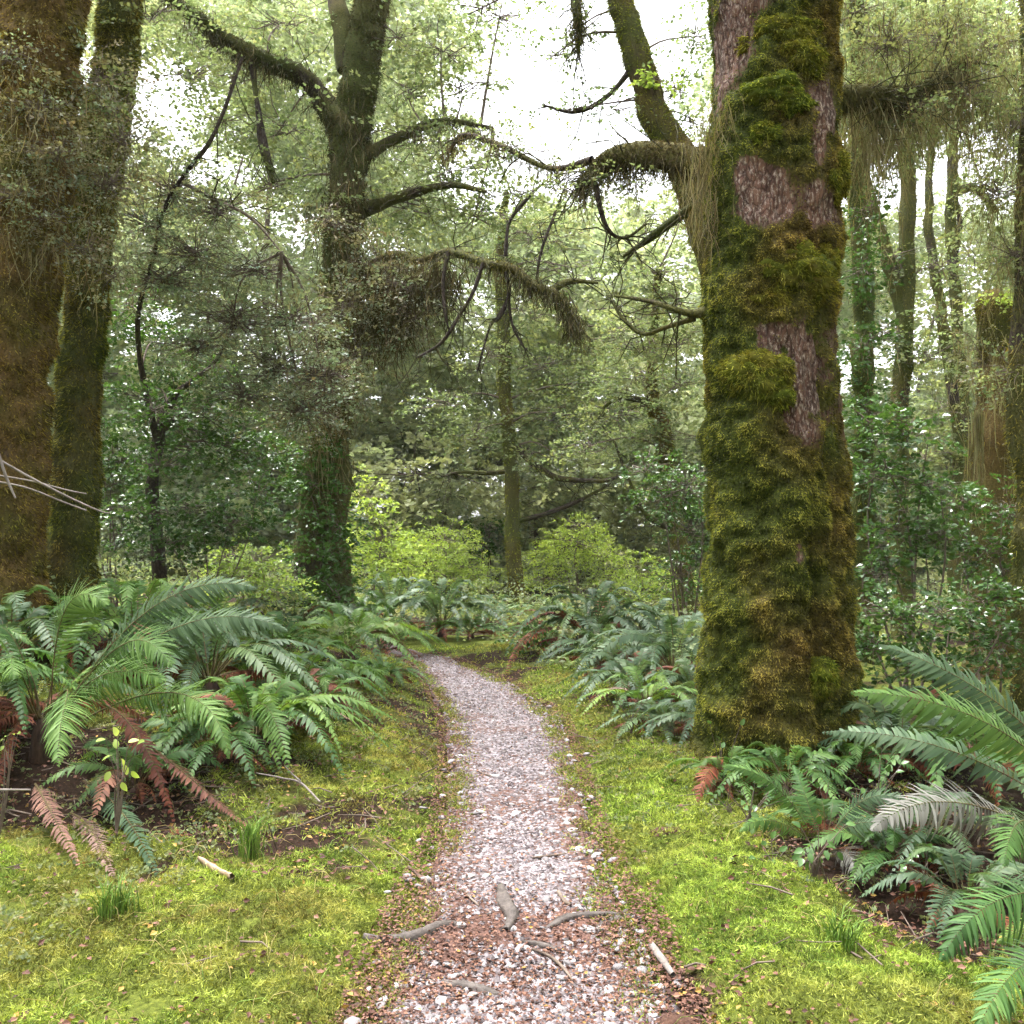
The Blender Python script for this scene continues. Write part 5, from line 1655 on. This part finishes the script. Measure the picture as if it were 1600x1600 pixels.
shrub('shadowy leafy shrub behind the left ferns', 320, 10, [(300, 790, 60, 36), (360, 820, 60, 40), (220, 800, 50, 36), (400, 770, 50, 40), (280, 850, 60, 30)], 'gloss', .034, .22, .8, .2, srad=.01, twigs=30, tiers=3)
shrub('paler green bush between the left ferns and the forked trunk', 400, 11.5, [(400, 880, 50, 36), (430, 930, 50, 36), (370, 910, 50, 30), (350, 870, 30, 26)], 'lime', .03, .25, .6, .9, srad=.012, twigs=24, tiers=2)
shrub('fine dark bush behind the pale twigs at the left', 180, 11, [(190, 830, 40, 30), (170, 760, 40, 40), (160, 660, 34, 40)], 'gloss', .032, .22, .6, .25, srad=.012, twigs=24, tiers=2)
shrub('low leafy plant at the right side of the path bend', 830, 12.6, [(820, 1000, 30, 18), (850, 1010, 30, 18), (800, 990, 20, 16)], 'gloss', .03, .14, .6, .5, srad=.006, twigs=12, tiers=2)


def seedling(label, px, d, hpx, pts, leaf, mat, hue):
    """broad-leaved seedling: leaves placed one by one"""
    b = on_ground(px, d)
    t = thing('seedling', b, label, 'plant', 'broad-leaved seedlings')
    mb = MB()
    tips = [P(x, y, d + RNG.normal(0, .04)) for x, y in pts]
    top = np.mean(tips, 0)
    for e in tips:
        s0 = b * .4 + top * .6 + RNG.normal(0, .01, 3)
        tubes(mb, curve_pts(np.stack([b, s0, e]), 8)[None], np.linspace(.004, .0015, 8)[None], 5, .5, 0)
    mb.build('stem', M['twig'], t)
    for e in tips:
        m2 = MB()
        dr = norm(e - top + RNG.normal(0, .03, 3) + A([0, -.03, -.02]))
        nn = norm(A([0, -.55, .8]) + RNG.normal(0, .25, 3))
        s = norm(np.cross(nn, dr))
        n_ = np.cross(dr, s)
        u = np.linspace(0, 1, 7)
        wd = np.sin(np.pi * u ** .85) ** .8 * .30 * leaf
        c = e + dr * (u * leaf)[:, None] - n_ * (leaf * .25 * u ** 2)[:, None]
        V = np.stack([c - s * wd[:, None] + n_ * (wd * .25)[:, None], c, c + s * wd[:, None] + n_ * (wd * .25)[:, None]], 1)
        i = np.arange(21).reshape(7, 3)
        q = np.concatenate([np.stack([i[:-1, a], i[:-1, a + 1], i[1:, a + 1], i[1:, a]], -1) for a in (0, 1)])
        m2.add(V, q, None, RNG.random(), hue)
        m2.build('leaf', M[mat], t)


seedling('yellow-green seedling with pointed leaves in front of the left ferns', 188, 4.55, 90, [(165, 1155), (183, 1150), (200, 1160), (215, 1162), (175, 1180), (190, 1185), (172, 1205), (195, 1195), (205, 1205), (190, 1222), (182, 1170)], .05, 'lime', .0)
seedling('dark glossy seedling under the small fern by the big trunk', 1220, 4.4, 80, [(1205, 1310), (1218, 1330), (1190, 1320), (1222, 1350), (1200, 1365), (1217, 1385), (1180, 1340), (1230, 1370), (1212, 1345), (1195, 1355), (1240, 1340), (1150, 1335), (1140, 1350)], .042, 'gloss', .8)
seedling('pale-leaved seedling at the left foot of the big trunk', 1140, 5.2, 60, [(1140, 1232), (1132, 1252), (1150, 1250), (1115, 1242), (1138, 1262), (1125, 1265)], .036, 'gloss', 1.0)
seedling('seedling with shiny leaves right of the small fern', 1290, 5.0, 60, [(1295, 1222), (1300, 1255), (1275, 1252), (1310, 1250), (1270, 1300), (1280, 1230)], .035, 'gloss', .8)
for k, (lab, px_, d_) in enumerate([('dark leafy seedling in the moss edge left of the small fern', 1165, 4.9), ('shaded seedling between the small fern and the big trunk', 1235, 5.3),
                                    ('dark seedling at the front of the hollow beneath the small fern', 1265, 4.3), ('leafy seedling right of the small fern in the shade', 1370, 5.2),
                                    ('dark seedling under the silvery withered frond', 1440, 4.2), ('bushy seedling at the front left foot of the big trunk', 1120, 5.7),
                                    ('dark seedling in front of the low fern beside the path', 985, 7.2), ('leafy seedling on the left hummock beneath the drooping fern', 430, 5.7)]):
    g_ = on_ground(px_, d_)
    cx_, cy_ = to_px(g_[0], g_[1], g_[2] + .16)
    seedling(lab, px_, d_, 60, [(cx_ + RNG.normal(0, 26), cy_ + RNG.normal(0, 24)) for _ in range(16)], .045, 'gloss', float(RNG.uniform(.2, .9)))
seedling('tiny seedling at the far left edge below the ferns', 8, 4.6, 60, [(5, 1155), (12, 1150), (22, 1148), (6, 1165), (28, 1145)], .028, 'lime', .3)


# ------------------------------------------------------------------ twigs, sticks and roots on the ground
def stick(name, label, pts, radii, mat, cat='stick', sides=8, amp=.15, group=None, seed=0):
    pts = np.asarray(pts, float)
    t_ctrl = np.concatenate([pts, np.asarray(radii, float)[:, None]], 1)
    mb = MB()
    mossy_limb(mb, t_ctrl, sides, 36, amp, seed, .2, .5, 14.0)
    o = mb.build(name, M[mat])
    tag(o, label, cat, group)
    return o


def gpts(lst, dz=.012):
    out = []
    for px, py in lst:
        p = Gp(px, py)
        p[2] = float(path_z(p[0], p[1])) if path_sd(p[0], p[1]) < 0.05 else p[2] + .02
        p[2] += dz
        out.append(p)
    return out


RG = 'tree roots crossing the path'
stick('exposed_root', 'grey root crossing the left half of the path at the low step', gpts([(568, 1462), (600, 1470), (650, 1475), (690, 1462), (730, 1458)], .0), [.012, .024, .028, .022, .012], 'root', 'root', 10, .3, RG, 1)
stick('exposed_root', 'grey root crossing the right half of the path at the low step', gpts([(850, 1468), (890, 1452), (940, 1446), (985, 1444)], .0), [.012, .024, .022, .010], 'root', 'root', 10, .3, RG, 2)
stick('exposed_root', 'short upright root knob in the middle of the path', gpts([(782, 1400), (788, 1425), (800, 1450), (790, 1468)], .0), [.014, .028, .026, .014], 'root', 'root', 10, .4, RG, 3)
stick('exposed_root', 'thin dark root among the stones below the step', gpts([(690, 1532), (740, 1538), (785, 1548)], .0), [.012, .020, .010], 'root', 'root', 8, .3, RG, 4)
stick('exposed_root', 'dark root fragment right of the middle below the step', gpts([(815, 1482), (850, 1486), (878, 1492)], .0), [.010, .018, .008], 'root', 'root', 8, .3, RG, 5)
stick('exposed_root', 'root end poking from the right edge of the step', gpts([(935, 1462), (970, 1450), (1000, 1440)], .0), [.010, .016, .008], 'root', 'root', 8, .3, RG, 6)
SG = 'sticks lying on the path'
stick('stick', 'bent dark stick on the left edge of the path', gpts([(638, 1358), (655, 1372), (664, 1390), (668, 1402)], .01), [.006, .007, .006, .003], 'twig', 'stick', 6, .1, SG, 7)
stick('stick', 'dark stick lying across the right of the path', gpts([(832, 1357), (860, 1354), (885, 1350)], .01), [.005, .006, .003], 'twig', 'stick', 6, .1, SG, 8)
stick('stick', 'reddish curved stick among the stones in the foreground', gpts([(832, 1492), (860, 1500), (880, 1512), (895, 1528)], .012), [.004, .006, .006, .003], 'twig', 'stick', 6, .1, SG, 9)
stick('stick', 'short dark stick left of the root knob', gpts([(722, 1408), (735, 1422), (748, 1434)], .01), [.004, .005, .003], 'twig', 'stick', 6, .1, SG, 10)
stick('stick', 'short dark stick right of the root knob', gpts([(872, 1410), (882, 1425), (892, 1432)], .01), [.008, .009, .005], 'twig', 'stick', 6, .1, SG, 11)
stick('stick', 'thin stick far up the path near the left stones', gpts([(745, 1216), (755, 1222), (768, 1226)], .01), [.004, .006, .004], 'twig', 'stick', 6, .1, SG, 12)
stick('stick', 'pale weathered branch piece along the right path edge', gpts([(1018, 1482), (1035, 1505), (1052, 1528)], .015), [.013, .014, .009], 'paletwig', 'stick', 8, .2, SG, 13)
stick('split_branch', 'split branch with a pale raw end below the dead fronds', gpts([(310, 1352), (330, 1362), (362, 1378)], .02), [.006, .015, .011], 'cutwood', 'branch', 8, .5, None, 14)
stick('twig', 'pale grey forked twig lying on the moss left of the path', gpts([(400, 1240), (440, 1246), (470, 1258), (500, 1272)], .05), [.004, .005, .006, .005], 'paletwig', 'twig', 6, .1, 'pale twigs', 15)
stick('twig', 'short pale twig propped over the forked twig on the moss', gpts([(445, 1216), (455, 1240), (470, 1258)], .06), [.003, .004, .004], 'paletwig', 'twig', 6, .1, 'pale twigs', 16)
TG = 'bare pale stems at the left edge'
for k, (lab, l) in enumerate([('long bare pale stem sloping down across the double trunk', [(-20, 708, 4, 4.6), (70, 758, 4, 4.7), (150, 796, 3, 4.8), (174, 802, 2, 4.85)]),
                              ('lower bare pale stem below the long sloping one', [(-20, 750, 3.5, 4.6), (40, 762, 3.5, 4.7), (100, 785, 3, 4.8), (135, 798, 3, 4.85)]),
                              ('faint bare stem between the two sloping pale stems', [(-20, 740, 3, 4.7), (50, 752, 3, 4.75), (100, 765, 3, 4.8), (135, 772, 2, 4.85)]),
                              ('short steep pale stem crossing the others at the left edge', [(-8, 690, 4.5, 4.5), (8, 740, 4.5, 4.5), (24, 778, 3, 4.5)]),
                              ('white horizontal stem low at the left edge under the ferns', [(-40, 1234, 4, 4.5), (10, 1234, 4, 4.5), (48, 1234, 3, 4.5)])]):
    c = pxpoly(l, 4.7)
    stick('bare_stem', lab, c[:, :3], c[:, 3], 'paletwig', 'stem', 6, .05, TG, 20 + k)


def mound(label, px, py, r):
    g = Gp(px, py)
    V0, F0 = icosphere(3)
    V = V0 * (1 + .3 * fbm(V0 * 2.5 + px, 3, 600)[:, None] + .1 * fbm(V0 * 9, 2, 601)[:, None]) * A([r, r * .7, r * .45])
    mb = MB()
    mb.add(V + g - A([0, 0, r * .12]), None, F0, .5, 0)
    o = mb.build('earth_clod', M['earth'])
    tag(o, label, 'earth clod', 'dark earth clods by the path')
    return o


mound('dark brown peaty clod at the bottom edge right of the path', 1062, 1592, .095)
mound('small dark clod in the moss left of the big trunk', 1045, 1298, .09)
mound('small dark root clod on the left of the path foreground', 625, 1503, .045)


# ------------------------------------------------------------------ undergrowth and far forest
def build_undergrowth():
    mb = MB()
    N = 2600
    y = RNG.uniform(8.5, 42, N)
    x = (RNG.random(N) * 2 - 1) * (y * .62)
    k = (path_sd(x, y) > .5) | (y > 20)
    x, y = x[k], y[k]
    n = len(x)
    p = np.stack([x, y, G(x, y) + RNG.uniform(.05, .5, n) * (1 + y * .02)], -1)
    az = RNG.random(n) * 6.28
    d = np.stack([np.cos(az), np.sin(az), RNG.uniform(.1, .8, n)], -1)
    sprays(mb, p, d, .35 + .012 * y, 22, .05, .4, .3, hue=np.clip(RNG.normal(.2, .3, n), 0, 1))
    o = mb.build('undergrowth', M['beech'], None, False)
    tag(o, 'low leafy undergrowth covering the forest floor between the trees', 'undergrowth', kind='stuff')


build_undergrowth()


def build_far_forest():
    """the wood beyond the trees one can tell apart: one mass of leafy boughs, ten kinds of bough repeated"""
    coll = bpy.data.collections.new('bough_kinds')
    for k in range(12):
        ml, mt = MB(), MB()
        hue = [0, .1, .2, 0, .35, .1, 0, .6, .15, .9, .1, .3][k]
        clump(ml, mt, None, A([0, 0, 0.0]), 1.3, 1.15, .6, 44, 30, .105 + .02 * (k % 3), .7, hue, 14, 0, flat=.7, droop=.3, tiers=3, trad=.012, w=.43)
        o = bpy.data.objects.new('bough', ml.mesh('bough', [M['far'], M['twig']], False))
        tm = mt.mesh('bough_twig', [M['twig']])
        # join the twigs into the bough
        import bmesh
        bm = bmesh.new()
        bm.from_mesh(o.data)
        nf = len(bm.faces)
        bm.from_mesh(tm)
        bm.faces.ensure_lookup_table()
        for f in bm.faces[nf:]:
            f.material_index = 1
        bm.to_mesh(o.data)
        bm.free()
        bpy.data.meshes.remove(tm)
        coll.objects.link(o)
    pts, rot, scl, idx = [], [], [], []
    n = tries = 0
    while n < 800 and tries < 40000:
        tries += 1
        d = RNG.uniform(26, 58)
        px = RNG.uniform(-150, 1750)
        py = RNG.uniform(-80, 960)
        # how dense the wood stands in this direction
        if 690 < px < 1150 and py < 350:
            dens = 0.0 if py < 285 else .2
        elif py < 60:
            dens = .5
        elif py < 330:
            dens = .7 if px < 690 else (.5 if px > 1300 else .6)
        elif px > 1320 and py < 620:
            dens = .5
        elif 600 < px < 680 and 650 < py < 760:
            dens = .3
        elif 560 < px < 1080 and py > 600:
            dens = .85
        else:
            dens = 1.0
        for (a, b, r) in ((275, 150, 95), (1385, 270, 75), (1515, 240, 60), (1100, 400, 50), (640, 705, 18), (1380, 590, 25)):
            if (px - a) ** 2 + (py - b) ** 2 < r * r:
                dens *= .05
        if RNG.random() > dens:
            continue
        c = P(px, py, d)
        if c[2] < G(c[0], c[1]):
            continue
        n += 1
        pts.append(c)
        scl.append(RNG.uniform(.9, 1.75))
        yellow = 540 < px < 1080 and 560 < py < 860
        idx.append(RNG.choice([7, 9, 4, 11]) if yellow and RNG.random() < .6 else RNG.integers(0, 12))
        rot.append((RNG.normal(0, .12), RNG.normal(0, .12), RNG.uniform(0, 6.28)))
    for k in range(170):
        d = RNG.uniform(38, 60)
        px, py = RNG.uniform(-100, 1700), RNG.uniform(640, 880)
        c = P(px, py, d)
        c[2] = max(c[2], float(G(c[0], c[1])) + .3)
        pts.append(c)
        scl.append(RNG.uniform(1.2, 2.0))
        idx.append(RNG.choice([7, 9, 4, 11, 2, 8]))
        rot.append((RNG.normal(0, .12), RNG.normal(0, .12), RNG.uniform(0, 6.28)))
    # unseen wood beside and behind the camera, added to block low sky light
    n = 0
    while n < 170:
        az = RNG.uniform(0, 2 * np.pi)
        r0 = RNG.uniform(13, 30)
        c = A([math.sin(az) * r0, -math.cos(az) * r0, RNG.uniform(.5, 15)])
        if c[1] > -2 and abs(c[0]) < max(c[1], 0) * .62 + 6.5:
            continue
        n += 1
        pts.append(c)
        scl.append(RNG.uniform(1.6, 2.8))
        idx.append(RNG.integers(0, 12))
        rot.append((0, 0, RNG.uniform(0, 6.28)))
    me = bpy.data.meshes.new('far_forest')
    me.from_pydata([tuple(p) for p in pts], [], [])
    at = me.attributes.new('rot', 'FLOAT_VECTOR', 'POINT')
    at.data.foreach_set('vector', np.asarray(rot, np.float32).ravel())
    at = me.attributes.new('scl', 'FLOAT', 'POINT')
    at.data.foreach_set('value', np.asarray(scl, np.float32))
    at = me.attributes.new('kind_index', 'INT', 'POINT')
    at.data.foreach_set('value', np.asarray(idx, np.int32))
    t = bpy.data.objects.new('far_forest', me)
    COL.objects.link(t)
    ng = bpy.data.node_groups.new('far_forest_boughs', 'GeometryNodeTree')
    ng.interface.new_socket('Geometry', in_out='INPUT', socket_type='NodeSocketGeometry')
    ng.interface.new_socket('Geometry', in_out='OUTPUT', socket_type='NodeSocketGeometry')
    gi, go = ng.nodes.new('NodeGroupInput'), ng.nodes.new('NodeGroupOutput')
    ci = ng.nodes.new('GeometryNodeCollectionInfo')
    ci.inputs['Collection'].default_value = coll
    ci.inputs['Separate Children'].default_value = True
    ci.inputs['Reset Children'].default_value = True
    ip = ng.nodes.new('GeometryNodeInstanceOnPoints')
    ip.inputs['Pick Instance'].default_value = True

    def na(name, typ):
        x = ng.nodes.new('GeometryNodeInputNamedAttribute')
        x.data_type = typ
        x.inputs['Name'].default_value = name
        return [o_ for o_ in x.outputs if o_.enabled and o_.name == 'Attribute'][0]
    ng.links.new(gi.outputs[0], ip.inputs['Points'])
    ng.links.new(ci.outputs[0], ip.inputs['Instance'])
    ng.links.new(na('kind_index', 'INT'), ip.inputs['Instance Index'])
    ng.links.new(na('rot', 'FLOAT_VECTOR'), ip.inputs['Rotation'])
    ng.links.new(na('scl', 'FLOAT'), ip.inputs['Scale'])
    ng.links.new(ip.outputs[0], go.inputs[0])
    md = t.modifiers.new('boughs', 'NODES')
    md.node_group = ng
    tag(t, 'pale green mass of distant forest foliage behind the trunks', 'forest', kind='stuff')
    mt = MB()
    for k in range(26):
        d = RNG.uniform(26, 60)
        px = RNG.uniform(-100, 1700)
        if 640 < px < 760:
            continue
        b = on_ground(px, d)
        h = RNG.uniform(9, 22) if not 720 < px < 1130 else RNG.uniform(6, 11)
        p4 = np.stack([b, b + A([RNG.normal(0, .4), 0, h * .33]), b + A([RNG.normal(0, .8), 0, h * .66]), b + A([RNG.normal(0, 1.2), 0, h])])
        tubes(mt, curve_pts(p4, 14)[None], np.linspace(RNG.uniform(.08, .2), .04, 14)[None], 8, .5, 0)
    tag(mt.build('stems', M['twig'], t), kind='stuff')


build_far_forest()


def build_haze():
    x0, x1, y0, y1, z0, z1 = -345, 345, -45, 350, -6, 48
    V = [(x, y, z) for z in (z0, z1) for y in (y0, y1) for x in (x0, x1)]
    mb = MB()
    mb.add(A(V, float), [(0, 2, 3, 1), (4, 5, 7, 6), (0, 1, 5, 4), (2, 6, 7, 3), (0, 4, 6, 2), (1, 3, 7, 5)])
    m, nt, out = new_mat('damp_air')
    v = node(nt, 'ShaderNodeVolumePrincipled', Density=0.0004)
    v.inputs['Color'].default_value = (.95, .97, .98, 1)
    nt.links.new(v.outputs[0], out.inputs['Volume'])
    o = mb.build('haze', m, None, False)
    tag(o, 'pale damp haze filling the forest air', 'haze', kind='stuff')


build_haze()
